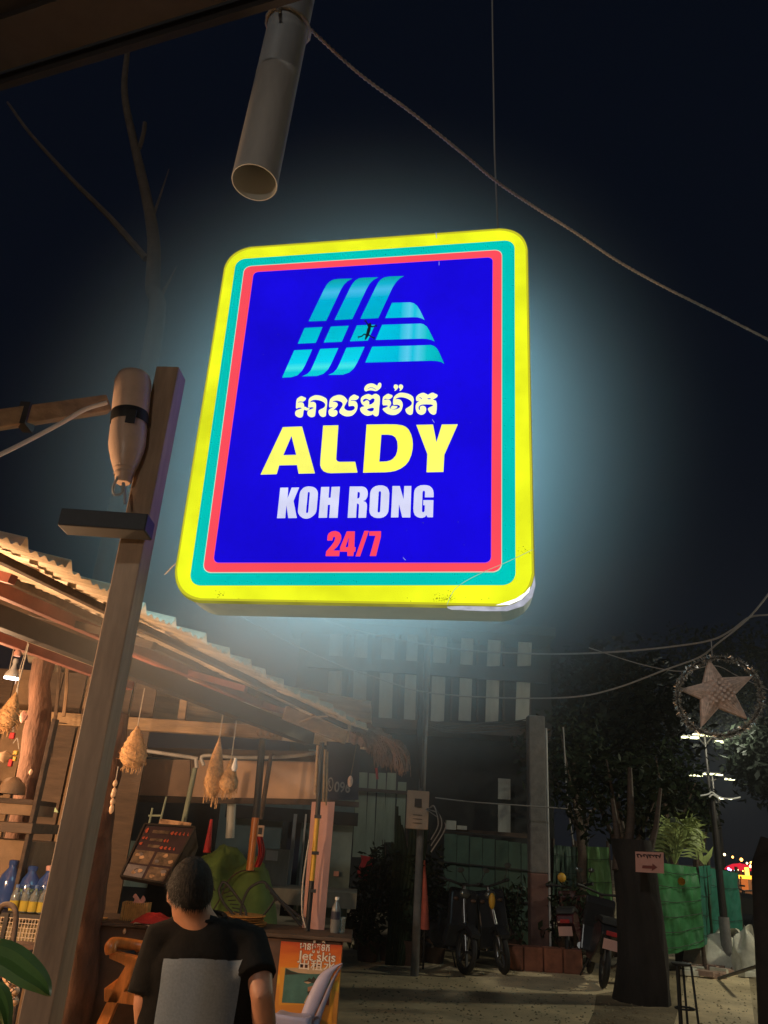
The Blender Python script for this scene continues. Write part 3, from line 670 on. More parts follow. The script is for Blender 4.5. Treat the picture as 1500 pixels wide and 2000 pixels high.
bxx = thing('switch_box', 'small tan electric box hanging on the dark pole', 'switch box', at(508, 1630, 6.85))
MB().box(at(509, 1623, 6.85), (.055, .03, .085)).build('box', M['board'], bxx, bevel=.004); MB().box(at(508, 1623, 6.83), (.03, .012, .05)).build('socket', M['black'], bxx)
rg = MB().grid(lambda s, t: at(503 + 8 * sin(t * 3) + (-3 - 6 * t + 12 * s), 1634 + 60 * t, 6.8 + .02 * sin(s * 9)), 5, 8).build('red_rag', M['red'], solid=.004)
tag(rg, 'small red rag hanging below the tan electric box', 'rag')
tag(MB().tube([at(413, 1600, 7.4), at(404, 1665, 7.4)], [.012, .035], 8).build('folded_umbrella', M['red']), 'thin closed red umbrella standing left of the white plastic column', 'umbrella')
tag(MB().tube([at(453, 1560, 7.8), at(449, 1637, 7.8)], .042, 12).build('plastic_column', M['pvc_in']), 'pale plastic column in front of the teal shop wall', 'column')
tag(MB().tube([at(381, 1500, 7.0), at(359, 1605, 7.0)], .022, 8).build('bamboo_pole', M['pale_slat']), 'pale green pole rising behind the menu board', 'pole')

# shop front behind: teal wall with doorway
wl_ = thing('shop_building', 'low teal plastered shop building behind the stall with a dark doorway', 'building', V((-1, 10.2, 0)))
def wallp(x0, x1, y0, y1, Y, m=M['teal_wall'], nm='wall', th=.1):
    a, b, c, d = at(x0, y0, Y), at(x1, y0, Y), at(x1, y1, Y), at(x0, y1, Y)
    xa, xb = a.x, b.x; zt, zb = max(a.z, b.z), max(0, min(c.z, d.z))
    MB().box(((xa + xb) / 2, Y + th / 2, (zt + zb) / 2), (abs(xb - xa), th, zt - zb)).build(nm, m, wl_)
wallp(60, 444, 1470, 1790, 10.2, M['house'], 'interior_shade_slab')  # solid near-black slab; the unlit interior's shade is put into its colour
wallp(445, 566, 1470, 1790, 10.2)
wallp(566, 602, 1590, 1790, 10.35, M['navy'], 'doorway')  # dark board in the recess stands in for the darkness inside
wallp(566.5, 602, 1470, 1589, 10.2)
wallp(602.5, 700, 1470, 1790, 10.2)
wallp(440, 700, 1588, 1596, 10.1, M['house'], 'lintel', .08)
wallp(513, 566, 1660, 1740, 9.6, M['slat'], 'leaning_panel', .04)
wallp(520, 543, 1662, 1680, 9.5, M['white'], 'mirror', .02)  # matte white stands in for the mirror's pale reflection
wallp(574, 580, 1590, 1780, 9.9, M['pvc'], 'door_post', .06)
wallp(596, 599, 1590, 1780, 9.9, M['pvc'], 'door_post', .06)
wallp(652, 662, 1702, 1711, 10.1, M['paper'], 'light_switch', .02)
wallp(516, 697, 1745, 1764, 9.2, M['slat'], 'step', .8)
wallp(230, 300, 1645, 1730, 9.6, M['pale_slat'], 'pale_panel', .05)

# hanging woven lanterns
def lantern(px_, ytop, ybot, rpx, Y, label, lean=0., knot=True, fringe=10, body=.55):
    t, b = at(px_ + lean, ytop, Y), at(px_, ybot, Y); L = t.z - b.z; r = rpx * Y / F * .95
    root = thing('woven_lantern', label, 'lantern', V((b.x, Y, b.z)), 'woven straw lanterns hanging under the stall roof')
    prof = []
    for i in range(17):
        u = i / 16; s = sin(pi * min(1, u ** .8)) ** .9 if u < 1 else 0
        rr = r * (max(0.06, (1 - u) ** .75 * (1 - (1 - u) ** 6 * .8)) * 1.45 if True else s); prof.append((min(r, rr), L * (1 - body) * .0 + L * u * .97 + L * .03))
    mb = MB(); n = 22; base = V((b.x, Y, b.z)); top = V((t.x - b.x, 0, 0)); mb.smooth = True
    rs = random.Random(px_)
    for i, (rr, z) in enumerate(prof):
        for k in range(n):
            a = 2 * pi * k / n + z * 3; q = rr * (1 + .07 * sin(k * 5 + i * 3) + rs.uniform(-.06, .06))
            mb.v.append(base + top * (z / L) + V((q * cos(a), q * sin(a), z)))
    for i in range(len(prof) - 1):
        for k in range(n): mb.f.append([i * n + k, i * n + (k + 1) % n, (i + 1) * n + (k + 1) % n, (i + 1) * n + k])
    mb.build('basket', M['wicker'], root)
    mb = MB()
    for k in range(fringe * 5):
        a = rs.uniform(0, 2 * pi); q = r * rs.uniform(.3, .9); z = L * rs.uniform(.02, .5); l = L * rs.uniform(.08, .22)
        q2 = q + r * rs.uniform(0, .35)
        mb.tube([base + V((q * cos(a), q * sin(a), z)), base + V((q2 * cos(a), q2 * sin(a), z - l * .6)), base + V((q2 * .95 * cos(a), q2 * sin(a), z - l))], .0022, 3)
    for k in range(90):
        a = rs.uniform(0, 2 * pi); u = rs.uniform(.05, .8); i = int(u * 16); q = prof[i][0]; z = prof[i][1]; c_ = base + top * (z / L)
        mb.tube([c_ + V((q * cos(a), q * sin(a), z)), c_ + V((q * 1.12 * cos(a + .3), q * 1.12 * sin(a + .3), z - L * .05)), c_ + V((q * rs.uniform(1.0, 1.35) * cos(a + .6), q * rs.uniform(1, 1.3) * sin(a + .6), z - L * rs.uniform(.02, .16)))], .0013, 3)
    mb.build('straw_fringe', M['wicker'], root)['kind'] = 'stuff'
    mb = MB().tube([base + top + ZU * L, base + top * 1.1 + ZU * (L + .25)], .004, 5).build('string', M['rope'], root)
    return root
lantern(257, 1418, 1502, 25, 5.3, 'plump woven straw lantern hanging nearest to the steel post', 12)
lantern(413, 1440, 1562, 17, 5.6, 'long slender woven lantern in the middle of the stall', 16)
lantern(444, 1482, 1552, 17, 5.5, 'short woven lantern beside a white bulb in the middle of the stall', 8, fringe=16)
lantern(6, 1352, 1430, 20, 4.0, 'slim orange woven lantern at the left edge below the lamp', 26)
o = thing('white_bulb', 'unlit white bulb hanging against the short woven lantern', 'bulb', at(458, 1508, 5.35))
MB().lathe(at(457, 1507, 5.35), [(0, 0), (.012, .003), (.02, .02), (.018, .04), (.012, .06), (.010, .085), (0, .088)], 14).build('glass', M['white'], o)
# shell wind chime
ch = thing('shell_chime', 'short string of brown shells hanging in front of the rough timber post', 'wind chime', at(220, 1585, 5.2))
for i, (x, y) in enumerate(((225, 1530), (223, 1545), (221, 1552), (220, 1566), (218, 1580))):
    MB().ell(at(x, y, 5.2), (.016, .012, .022 + .008 * (i == 4)), 8, 6).build('shell', M['shell'], ch)
MB().tube([at(231, 1497, 5.2), at(225, 1530, 5.2), at(218, 1580, 5.2)], .003, 5).build('string', M['rope'], ch)
# toy charm
tc_ = thing('charm', 'red and yellow charm dangling over the shelf at the left edge', 'charm', at(30, 1495, 4.0))
for (x, y, sx, sz, m) in ((24, 1437, .025, .03, 'red'), (31, 1470, .022, .02, 'yellow'), (29, 1482, .016, .022, 'yellow'), (21, 1490, .02, .035, 'red')):
    MB().box(at(x, y, 4.0), (sx, .02, sz)).build('bead', M[m], tc_, bevel=.004)
for a, b in (((34, 1441), (25, 1452)), ((34, 1441), (37, 1463)), ((24, 1437), (40, 1300))): MB().tube([at(*a, 4), at(*b, 4)], .002, 5).build('string', M['rope'], tc_)

# hanging lamp (lit) at the left, inside the stall
lp = at(22, 1325, 4.2)
hl = thing('pendant_lamp', 'lit pendant lamp with cone shade hanging under the red steel beam', 'lamp', lp)
MB().lathe(lp, [(.038, 0), (.040, .012), (.032, .03), (.016, .05), (.010, .075), (.014, .09), (.012, .105)], 20).build('lamp_shade', M['pvc'], hl)
MB().lathe(lp, [(0, -.002), (.037, -.002), (.039, .004)], 20).build('lens', glow('lamp_lens', (1, .93, 1), 14), hl)
MB().lathe(lp + ZU * .12, [(0, 0), (.018, 0), (.02, .02), (.012, .035), (0, .036)], 12).build('holder', M['pink'], hl)
for dx in (-.02, .028): MB().tube([lp + V((dx, 0, -.03 if dx > 0 else .0)), lp + V((dx * 1.7, 0, .32))], .0018, 5).build('suspension_string', M['rope'], hl)
# more bulbs inside the stall, further left
warm = (1.0, .59, .31)
def bulb(p, watt, label, r=.03, c=warm):
    root = thing('bare_bulb', label, 'bulb', p, 'warm bulbs lighting the stall')
    MB().ell(p, (r, r, r * 1.2), 12, 8).build('glass', glow('bulb_glow', c, 12, sample=False), root)
    MB().lathe(p + ZU * r, [(.014, 0), (.014, .03), (.006, .04)], 10).build('socket', M['black'], root)
    MB().tube([p + ZU * (r + .03), p + ZU * .3], .003, 5).build('cord', M['black'], root)
    ld = bpy.data.lights.new('bulb_light', 'POINT'); ld.energy = watt; ld.color = c; ld.shadow_soft_size = r + .02
    ld.use_shadow = True
    lo = bpy.data.objects.new('bulb_light', ld); col.objects.link(lo); lo.location = p - ZU * (r * 1.3 + .04); return root
BULBS = [((-2.35, 2.7, 1.75), 180, 'warm bare bulb hanging just outside the left edge of the view'),
         ((-2.75, 4.9, 1.95), 120, 'warm bare bulb hanging deeper inside the stall')]
for p, wt_, lb in BULBS: bulb(V(p), wt_, lb)

bulb(V((-1.3, -1.6, 2.75)), 42, 'neutral bare bulb under the shop eave behind the viewer', c=(1, .86, .72))
# ================================================================== counter and what stands on it
CZ = .9
cL, cR = atz(150, 1797, CZ), atz(668, 1829, CZ); yc = (cL.y + cR.y) / 2
ct = thing('counter', 'dark brown bar counter with a worn top in front of the stall', 'counter', V(((cL.x + cR.x) / 2, yc, 0)))
xL, xR = cL.x, cR.x; YC = yc
MB().box(((xL + xR) / 2, YC + .26, (CZ - .03) / 2), (xR - xL, .5, CZ - .03)).build('front_body', M['counter'], ct, bevel=.004)
MB().box(((xL + xR) / 2 + .02, YC + .25, CZ - .012), (xR - xL + .10, .58, .024)).build('counter_top', M['dark_wood'], ct, bevel=.006)
for x in (191, 248, 312):
    p = V((at(x, 1806, YC).x, YC - .035, CZ - .045)); MB().lathe(p, [(0, -.02), (.010, -.012), (.012, 0), (.006, .014), (0, .016)], 8).build('table_clip', M['shell'], ct)
# jet ski poster wrapped round the counter's right corner
FX0 = at(543, 1900, YC - .01).x; FX1 = xR + .006; yf = YC - .012; zt, zb = CZ - .045, .18
po = thing('jet_ski_poster', 'orange printed poster reading Jet skis for on the right end of the counter', 'poster', V((FX0, yf, zb)))
def fp(px, py, o=0.):                                  # a point of the poster's front face
    p = at(px, py, yf - o); return p
def pgrad():
    m = bpy.data.materials.new('orange_sunset_print'); m.use_nodes = True; nt = m.node_tree; b = nt.nodes['Principled BSDF']; b.inputs['Roughness'].default_value = .45
    tc = nt.nodes.new('ShaderNodeTexCoord'); sx = nt.nodes.new('ShaderNodeSeparateXYZ'); link(nt, tc.outputs['Object'], sx.inputs[0])
    n = nt.nodes.new('ShaderNodeTexNoise'); n.inputs['Scale'].default_value = 3; n.inputs['Detail'].default_value = 3
    mp = nt.nodes.new('ShaderNodeMapping'); mp.inputs['Scale'].default_value = (1.5, 1, 9); link(nt, tc.outputs['Object'], mp.inputs[0]); link(nt, mp.outputs[0], n.inputs[0])
    ad = nt.nodes.new('ShaderNodeMath'); ad.operation = 'MULTIPLY_ADD'; link(nt, n.outputs[0], ad.inputs[0]); ad.inputs[1].default_value = .12; link(nt, sx.outputs[2], ad.inputs[2])
    mr = nt.nodes.new('ShaderNodeMapRange'); mr.inputs[1].default_value = 0; mr.inputs[2].default_value = zt - zb + .06; link(nt, ad.outputs[0], mr.inputs[0])
    cr = nt.nodes.new('ShaderNodeValToRGB'); els = cr.color_ramp.elements; els[0].color = (.40, .20, .07, 1); els[1].color = (.45, .05, .01, 1)
    for p, c in ((.3, (.55, .22, .03)), (.62, (.60, .24, .04)), (.70, (.70, .42, .04)), (.76, (.72, .24, .02)), (.90, (.60, .14, .015))):
        e = els.new(p); e.color = (*c, 1)
    link(nt, mr.outputs[0], cr.inputs[0]); link(nt, cr.outputs[0], b.inputs['Base Color']); return m
PM = pgrad()
MB().box(((FX0 + FX1) / 2, yf, (zt + zb) / 2), (FX1 - FX0, .006, zt - zb)).build('front_sheet', PM, po)
MB().box((FX1 - .003, yf + .003 + .22, (zt + zb) / 2), (.006, .44, zt - zb)).build('side_sheet', PM, po)
pw, pk_ = mat('cream_print', (.75, .66, .55), .5), mat('brown_outline_print', (.07, .02, .01), .5)
ux = V((1, 0, 0))
def ptext(body, px, py, h, sq, bold=.03):
    for o, b, mm, nm in ((.0045, bold + .022, pk_, 'outline_text'), (.0065, bold, pw, 'poster_text')):
        text_mesh(body, fp(px, py, o), ux, ZU, h, b, sq).build(nm, mm, po)
def stext(body, py, h, sq, bold):                    # the same lines running on round the corner
    z = fp(668, py).z
    for o, b, mm, nm in ((.0045, bold + .022, pk_, 'outline_text'), (.0065, bold, pw, 'poster_text')):
        text_mesh(body, V((FX1 + o - .003, yf + .03, z)), V((0, 1, 0)), ZU, h, b, sq).build(nm, mm, po)
ptext('មានម៉ូតូទឹក', 585, 1854, .062, .80, .018); stext('ជួល', 1855, .062, .8, .018)
ptext('Jet skis', 583, 1874, .074, 1.18, .012); stext('for', 1875, .072, 1.1, .03)
ptext('出租水', 581, 1891, .062, 1.34, .012); stext('上', 1892, .062, 1.2, .012)
# the picture on the poster: sea, island, two swimmers as plain shapes
def pshape(pts, m, o, nm): MB().poly([[fp(530 + x * .12667, 1800 + y * .12667, o) for x, y in pts]]).build(nm, m, po)
teal_p, sand_p, dk_p, skin_p = mat('sea_print', (.05, .14, .12), .5, nz=6, amt=.4), mat('sand_print', (.50, .34, .20), .5, nz=8, amt=.2), mat('dark_print', (.03, .03, .02), .5), mat('skin_print', (.35, .17, .09), .5)
pshape([(140, 705), (950, 705), (915, 1290), (110, 1290)], mat('gold_border_print', (.65, .30, .03), .5), .0042, 'picture_border')
pshape([(215, 715), (920, 715), (890, 1280), (160, 1250)], teal_p, .0050, 'picture_sea')
pshape([(230, 715), (930, 715), (880, 795), (760, 808), (600, 806), (420, 790), (300, 755)], sand_p, .0056, 'picture_sky')
pshape([(225, 725), (300, 765), (420, 800), (600, 815), (400, 812), (215, 820)], dk_p, .0060, 'picture_headland')
pshape([(490, 920), (560, 900), (580, 860), (620, 890), (650, 845), (690, 890), (720, 860), (740, 920), (690, 945), (600, 950)], dk_p, .0060, 'picture_splash')
pshape([(500, 930), (560, 925), (620, 940), (560, 960)], sand_p, .0066, 'picture_foam')
pshape([(560, 1010), (640, 990), (690, 1020), (680, 1090), (640, 1160), (590, 1150), (560, 1080)], skin_p, .0066, 'picture_face')
pshape([(555, 1075), (680, 1070), (675, 1110), (640, 1115), (615, 1095), (590, 1120), (560, 1110)], dk_p, .0072, 'picture_goggles')
pshape([(570, 1160), (690, 1150), (700, 1260), (590, 1255)], dk_p, .0068, 'picture_vest')
pshape([(780, 1040), (870, 1020), (880, 1150), (800, 1170)], skin_p, .0066, 'picture_face')
pshape([(750, 1180), (890, 1170), (885, 1290), (750, 1275)], mat('maroon_print', (.16, .03, .02), .5), .0070, 'picture_vest')
pshape([(500, 1255), (560, 1130), (590, 1250)], sand_p, .0064, 'picture_arm')
pshape([(950, 900), (990, 900), (930, 1579), (870, 1579)], mat('amber_print', (.60, .26, .02), .5), .0062, 'picture_stripe')
for (x, y) in ((570, 1826), (605, 1830), (643, 1830)): MB().box(fp(x + 3, y, .005), (.04, .006, .013)).build('hanging_slot', M['black'], po)
# things on the counter
def onc(px, dy=.12): return V((at(px, 1800, YC + dy).x, YC + dy, CZ))
# bottle at the far end
bq = onc(655, .22)
tb = thing('water_bottle', 'clear plastic bottle standing at the right end of the counter', 'bottle', bq)
MB().lathe(bq, [(0, .001), (.030, .002), (.033, .02), (.033, .13), (.028, .16), (.013, .19), (.012, .205), (0, .206)], 18).build('bottle_body', mat('clear_dark_bottle', (.16, .17, .17), .1, spec=.9), tb)
MB().lathe(bq + ZU * .206, [(0, 0), (.015, 0), (.015, .018), (0, .019)], 14).build('cap', M['white'], tb)
MB().lathe(bq + ZU * .085, [(.0335, 0), (.0338, .05)], 18).build('label_band', M['navy'], tb)
g2 = onc(668, .25)
tag(MB().lathe(g2, [(0, .001), (.022, .001), (.026, .10), (.024, .10), (.02, .01), (0, .01)], 16).build('drinking_glass', M['clearpl']), 'small glass standing beside the clear bottle at the counter end', 'glass')
# tissue basket, red cloth, paper, plate stack
b0 = onc(262, .14); tbk = thing('tissue_basket', 'woven tissue basket with a pink tissue on the counter', 'basket', b0)
for k in range(12):
    MB().box(b0 + V((-.077 + k * .014, -.045, .058)), (.009, .006, .112)).build('slat', M['rattan'], tbk)
    MB().box(b0 + V((-.077 + k * .014, .045, .058)), (.009, .006, .112)).build('slat', M['rattan'], tbk)
for s in (-1, 1): MB().box(b0 + V((s * .085, 0, .058)), (.006, .10, .112)).build('end_panel', M['rattan'], tbk)
MB().box(b0 + V((0, 0, .105)), (.15, .08, .006)).build('tray', M['dark_wood'], tbk)
MB().grid(lambda s, t: b0 + V((-.03 + .07 * s + .01 * sin(t * 9), -.01 + .03 * t, .11 + .055 * sin(pi * t) * (.6 + .4 * sin(s * 7)))), 8, 8).build('pink_tissue', M['paper'], tbk, solid=.002)
b1 = onc(300, .05)
tag(MB().grid(lambda s, t: b1 + V((-.13 + .26 * s, -.09 + .2 * t, .006 + .055 * sin(pi * s) ** .7 * sin(pi * t) ** .7 * (1 + .35 * noise.noise(V((s * 5, t * 5, 0)))))), 18, 14).build('red_cloth', M['red'], solid=.003), 'crumpled dark red cloth lying on the counter behind the man', 'cloth')
tag(MB().grid(lambda s, t: b1 + V((-.10 + .26 * s, -.14 + .10 * t, .004 + .006 * sin(s * 11 + t * 3))), 14, 5).build('printed_paper', mat('printed_sheet', (.60, .50, .38), .7, nz=60, amt=.6)), 'crumpled printed paper lying in front of the red cloth', 'paper')
c0 = onc(462, .24)
for k in range(5):
    o = MB().lathe(c0 + V((.012 * sin(k * 2), 0, .001 + .014 * k)), [(0, 0), (.10, .0), (.20 - .006 * k, .008), (.21 - .006 * k, .014), (.205 - .006 * k, .016), (.10, .006), (0, .006)], 36)
    tag(o.build('rattan_tray', M['rattan']), ['lowest of the stacked golden rattan trays on the counter', 'second from the bottom of the golden rattan trays', 'middle one of the five stacked golden rattan trays', 'second from the top of the golden rattan trays', 'topmost of the stacked golden rattan trays on the counter'][k], 'tray', 'stack of rattan trays')
o = MB().poly([[V((at(468, 0, YC).x, YC + .02, CZ + .003)), V((at(530, 0, YC).x, YC + .02, CZ + .003)), V((at(528, 0, YC).x, YC + .14, CZ + .003)), V((at(474, 0, YC).x, YC + .14, CZ + .003))]], (0, 0, .006)).build('bamboo_mat', M['rattan'])
tag(o, 'flat golden bamboo mat lying at the front edge of the counter', 'mat')

# folded wire chairs leaning behind the counter
YW = 6.15
def wirechair(dx, label):
    root = thing('wire_chair', label, 'chair', at(500 + dx, 1810, YW), 'black wire chairs behind the counter')
    p = lambda x, y, d=0: at(x + dx, y, YW + d)
    MB().tube(spline([p(432, 1727), p(428, 1740), p(436, 1762), p(455, 1785), p(470, 1797), p(480, 1795), p(478, 1775), p(462, 1750), p(445, 1728), p(436, 1723), p(432, 1727)], 5), .010, 7).build('back_ring', M['black'], root)
    MB().tube(spline([p(470, 1797), p(472, 1770), p(485, 1738), p(505, 1724), p(518, 1724), p(522, 1735)], 5), .010, 7).build('arm_tube', M['black'], root)
    MB().tube([p(520, 1727), p(588, 1808)], .012, 7).build('leg', M['black'], root)
    MB().tube([p(528, 1742), p(590, 1795)], .010, 7).build('leg', M['black'], root)
    MB().tube(spline([p(540, 1752), p(525, 1775), p(508, 1795)], 4), .008, 6).build('leg', M['black'], root)
    MB().tube([p(528, 1735), p(540, 1760)], .009, 6).build('stretcher', M['black'], root)
    MB().tube([p(552, 1762), p(566, 1776)], .009, 6).build('stretcher', M['black'], root)
    for k in range(7):
        a, b = (436 + k * 5, 1732 + k * 6.5), (444 + k * 5, 1748 + k * 6); MB().tube([p(433 + k * 4, 1738 + k * 7), p(446 + k * 5, 1731 + k * 9)], .004, 4).build('back_wire', M['black'], root)
wirechair(0, 'black folding wire chair leaning behind the counter')
# green tarpaulin heap
th_ = at(450, 1760, 7.3); th_.z = 0
def lump(c, r, seed):
    mb = MB(); mb.smooth = True; nu, nv = 30, 20
    def fn(s, t):
        a = 2 * pi * s; ph = pi * .5 * t
        d = V((cos(a) * cos(ph), sin(a) * cos(ph), sin(ph)))
        nn = 1 + .06 * noise.noise(d * 2.2 + V((seed, 0, 0))) - .05 * abs(noise.noise(d * 3.1 + V((seed * 2, 3, 0)))) - .03 * abs(noise.noise(d * 8 + V((seed, 1, 2))))
        return c + V((d.x * r[0] * nn, d.y * r[1] * nn, d.z * r[2] * nn))
    return fn
tr2 = thing('covered_pile', 'large bulging pile under green canvas behind the counter', 'covered pile', V((th_.x, 7.3, 0)))
p1, p2, p3 = at(420, 1800, 7.4), at(478, 1800, 7.2), at(395, 1760, 7.6)
for q, r_, s_ in ((p1, (.46, .4, 1.40), 1), (p2, (.36, .35, 1.31), 5), (p3, (.28, .35, 1.28), 9)):
    MB().grid(lump(V((q.x, q.y, 0)), r_, s_), 44, 26).build('canvas_cover', M['tarp'], tr2, smooth=True)
mb = MB()
for (pts) in ([(408, 1790), (430, 1755), (446, 1720), (470, 1702), (498, 1700)], [(380, 1700), (402, 1712), (420, 1740)]):
    mb.tube(spline([at(x, y, 6.98) for x, y in pts], 5), .006, 5)
mb.build('tie_cord', M['dark_wood'], tr2)
# menu board
mbd = thing('menu_board', 'dark tilted menu board with red lettering and food pictures behind the counter', 'menu board', at(310, 1730, 6.35))
bA, bB, bC, bD = at(283, 1611, 6.5), at(381, 1617, 6.5), at(321, 1727, 6.2), at(236, 1712, 6.2)
nrm = (bB - bA).cross(bD - bA).normalized()
if nrm.y > 0: nrm = -nrm
MB().poly([[bA, bB, bC, bD]], -nrm * .03).build('panel', mat('dark_maroon_print', (.035, .018, .024), .5, nz=4), mbd)
for a, b in ((bA, bB), (bB, bC), (bC, bD), (bD, bA)): MB().beam(a + nrm * .004, b + nrm * .004, .014, .02, nrm).build('frame', M['dark_steel'], mbd)
def bp_(u, v, o=.006): return bA.lerp(bB, u).lerp(bD.lerp(bC, u), v) + nrm * o
def cell(u0, v0, u1, v1, m, nm, o=.006): MB().poly([[bp_(u0, v0, o), bp_(u1, v0, o), bp_(u1, v1, o), bp_(u0, v1, o)]]).build(nm, m, mbd)
redp, tanp, brp, grp = mat('red_print', (.42, .07, .03), .6), mat('tan_food_print', (.40, .24, .13), .6, nz=14, amt=.7), mat('brown_food_print', (.12, .08, .05), .6, nz=16, amt=.8), mat('grey_print', (.16, .14, .14), .6, nz=10, amt=.5)
rs = random.Random(11)
def scribble(u0, v, n, w, h, m=redp):
    for i in range(n):
        u = u0 + i * w; mb = MB(); a = []
        for t in range(14): a.append(bp_(u + w * .42 * cos(t * .52) * (.6 + .4 * sin(t * 1.3 + i)), v + h * .5 * sin(t * .52 + .2 * i), .008))
        MB().poly([a]).build('lettering', m, mbd)
scribble(.10, .12, 1, .08, .11); scribble(.62, .14, 5, .08, .07); scribble(.10, .27, 2, .065, .055); scribble(.55, .29, 2, .06, .06); scribble(.10, .38, 1, .09, .06); scribble(.55, .42, 4, .09, .06)
cell(.22, .10, .55, .16, brp, 'caption_strip'); cell(.24, .26, .5, .31, brp, 'caption_strip'); cell(.26, .38, .5, .43, brp, 'caption_strip')
for (u0, v0, u1, v1, m) in ((.05, .50, .46, .74, brp), (.52, .50, .97, .72, brp), (.03, .77, .46, .98, grp), (.52, .76, .95, .98, brp)):
    cell(u0, v0, u1, v1, m, 'food_picture', .006)
    for k in range(4):
        cu, cv = rs.uniform(u0 + .07, u1 - .07), rs.uniform(v0 + .05, v1 - .05); a = []
        for t in range(9): a.append(bp_(cu + .07 * cos(t * .7) * rs.uniform(.6, 1), cv + .04 * sin(t * .7) * rs.uniform(.6, 1), .0085 + .0006 * k))
        MB().poly([a]).build('food', [tanp, brp, grp, tanp][k], mbd)
MB().poly([[at(313, 1599, 6.6), at(374, 1607, 6.6), at(371, 1616, 6.58), at(309, 1610, 6.58)]], (0, .02, 0)).build('top_strip', tanp, mbd)
for a, b in (((291, 1610), (298, 1578)), ((312, 1608), (325, 1556)), ((290, 1593), (314, 1593))):
    MB().tube([at(*a, 6.65), at(*b, 6.65)], .008, 6).build('easel_rod', M['pale_slat'], mbd)
MB().poly([[at(381, 1620, 6.5), at(386, 1655, 6.7), at(352, 1745, 6.5), at(322, 1727, 6.2)]], (0, .02, 0)).build('side_panel', M['counter'], mbd)

# ================================================================== chairs and stools in front of the counter
YS = 5.2
wc = thing('wooden_armchair', 'varnished orange wooden armchair with a curved back rail beside the man', 'chair', V((at(235, 1950, YS).x, YS, 0)))
q = lambda x, y, d=0: at(x, y, YS + d)
MB().tube(spline([q(217, 1862), q(216, 1848), q(226, 1842, .05), q(262, 1846, .12), q(290, 1852, .14)], 6), [.030, .032, .034] + [.034] * 22, 8).build('back_rail', M['orange_wood'], wc)
MB().poly([[q(212, 1856), q(285, 1874), q(300, 1890), q(262, 1890), q(246, 1888), q(236, 1882), q(213, 1872)]], (0, .06, 0)).build('arm_rest', M['orange_wood'], wc, bevel=.008)
MB().poly([[q(246, 1884), q(266, 1890), q(258, 1910), q(226, 1965), q(207, 2010), q(170, 2080), q(152, 2080), q(190, 1995), q(228, 1915)]], (0, .06, 0)).build('leg', M['orange_wood'], wc, bevel=.006)
MB().poly([[q(203, 1930), q(280, 1944), q(300, 1950), q(300, 1968), q(203, 1956)]], (0, .45, .02)).build('seat', M['orange_wood'], wc, bevel=.008)
MB().poly([[q(300, 1884, .4), q(318, 1884, .4), q(300, 2080, .4), q(282, 2080, .4)]], (0, .05, 0)).build('leg', M['orange_wood'], wc, bevel=.006)
MB().poly([[q(222, 1862, .02), q(262, 1856, .1), q(268, 1872, .1), q(224, 1870, .02)]], (0, .03, 0)).build('cushion', M['black'], wc)
# lilac plastic chair
YK = YC - .42
lc = thing('plastic_chair', 'lilac plastic chair with an open back standing before the orange poster', 'chair', V((at(590, 1990, YK).x, YK, 0)))
k_ = lambda x, y, d=0: at(x, y, YK + d)
def ribbon(pts, w, d, nm):
    P = spline(pts, 6); mb = MB(); mb.smooth = True
    prof = [(-.5, 0), (-.45, .5), (-.2, 1), (.2, 1), (.45, .5), (.5, 0), (.3, -.6), (-.3, -.6)]
    b = 0
    for i, p in enumerate(P):
        t = i / (len(P) - 1)
        ww = w[0] * (1 - t) + w[1] * t + w[2] * sin(pi * t)
        for a, c in prof: mb.v.append(p + V((a * ww, -c * d, 0)))
    for i in range(len(P) - 1):
        for j in range(8): mb.f.append([i * 8 + j, i * 8 + (j + 1) % 8, (i + 1) * 8 + (j + 1) % 8, (i + 1) * 8 + j])
    mb.f.append(list(range(8))); mb.f.append([(len(P) - 1) * 8 + j for j in range(8)])
    mb.build(nm, M['lilac'], lc)
ribbon([k_(590, 2010, .3), k_(604, 1975, .3), k_(621, 1935, .32), k_(636, 1905, .34), k_(652, 1890, .35), k_(668, 1881, .36)], (.075, .012, .045), .018, 'back_upright')
ribbon([k_(614, 2010, .36), k_(622, 1985, .36), k_(638, 1945, .38), k_(650, 1915, .39), k_(668, 1884, .38)], (.05, .012, .0), .012, 'back_upright')
ribbon([k_(604, 1992, .3), k_(612, 1984, .33), k_(624, 1990, .36)], (.03, .03, .02), .012, 'back_splat')
mb = MB(); mb.smooth = True
def seat(s, t):
    a, b, c, d = k_(529, 1976, -.02), k_(603, 1990, -.02), k_(612, 1972, .38), k_(545, 1966, .38)
    p = a.lerp(b, s).lerp(d.lerp(c, s), t); e = max(abs(2 * s - 1), abs(2 * t - 1)) ** 6
    return p - ZU * (.02 * (1 - (2 * s - 1) ** 2) + .03 * e)
mb.grid(seat, 14, 14); mb.build('seat', M['lilac'], lc, solid=.006)
for (x, dx, d) in ((533, -14, 0), (600, 8, 0), (612, 10, .38), (547, -10, .38)):
    p = k_(x, 1985, d); MB().tube([p, V((p.x + dx * .004, p.y, 0))], [.028, .018], 8).build('leg', M['lilac'], lc)
MB().grid(lambda s, t: k_(529 + 74 * s, 1978 + 12 * s + 26 * t, -.03 - .01 * sin(pi * s)), 10, 3).build('apron', M['lilac'], lc, solid=.005, smooth=True)

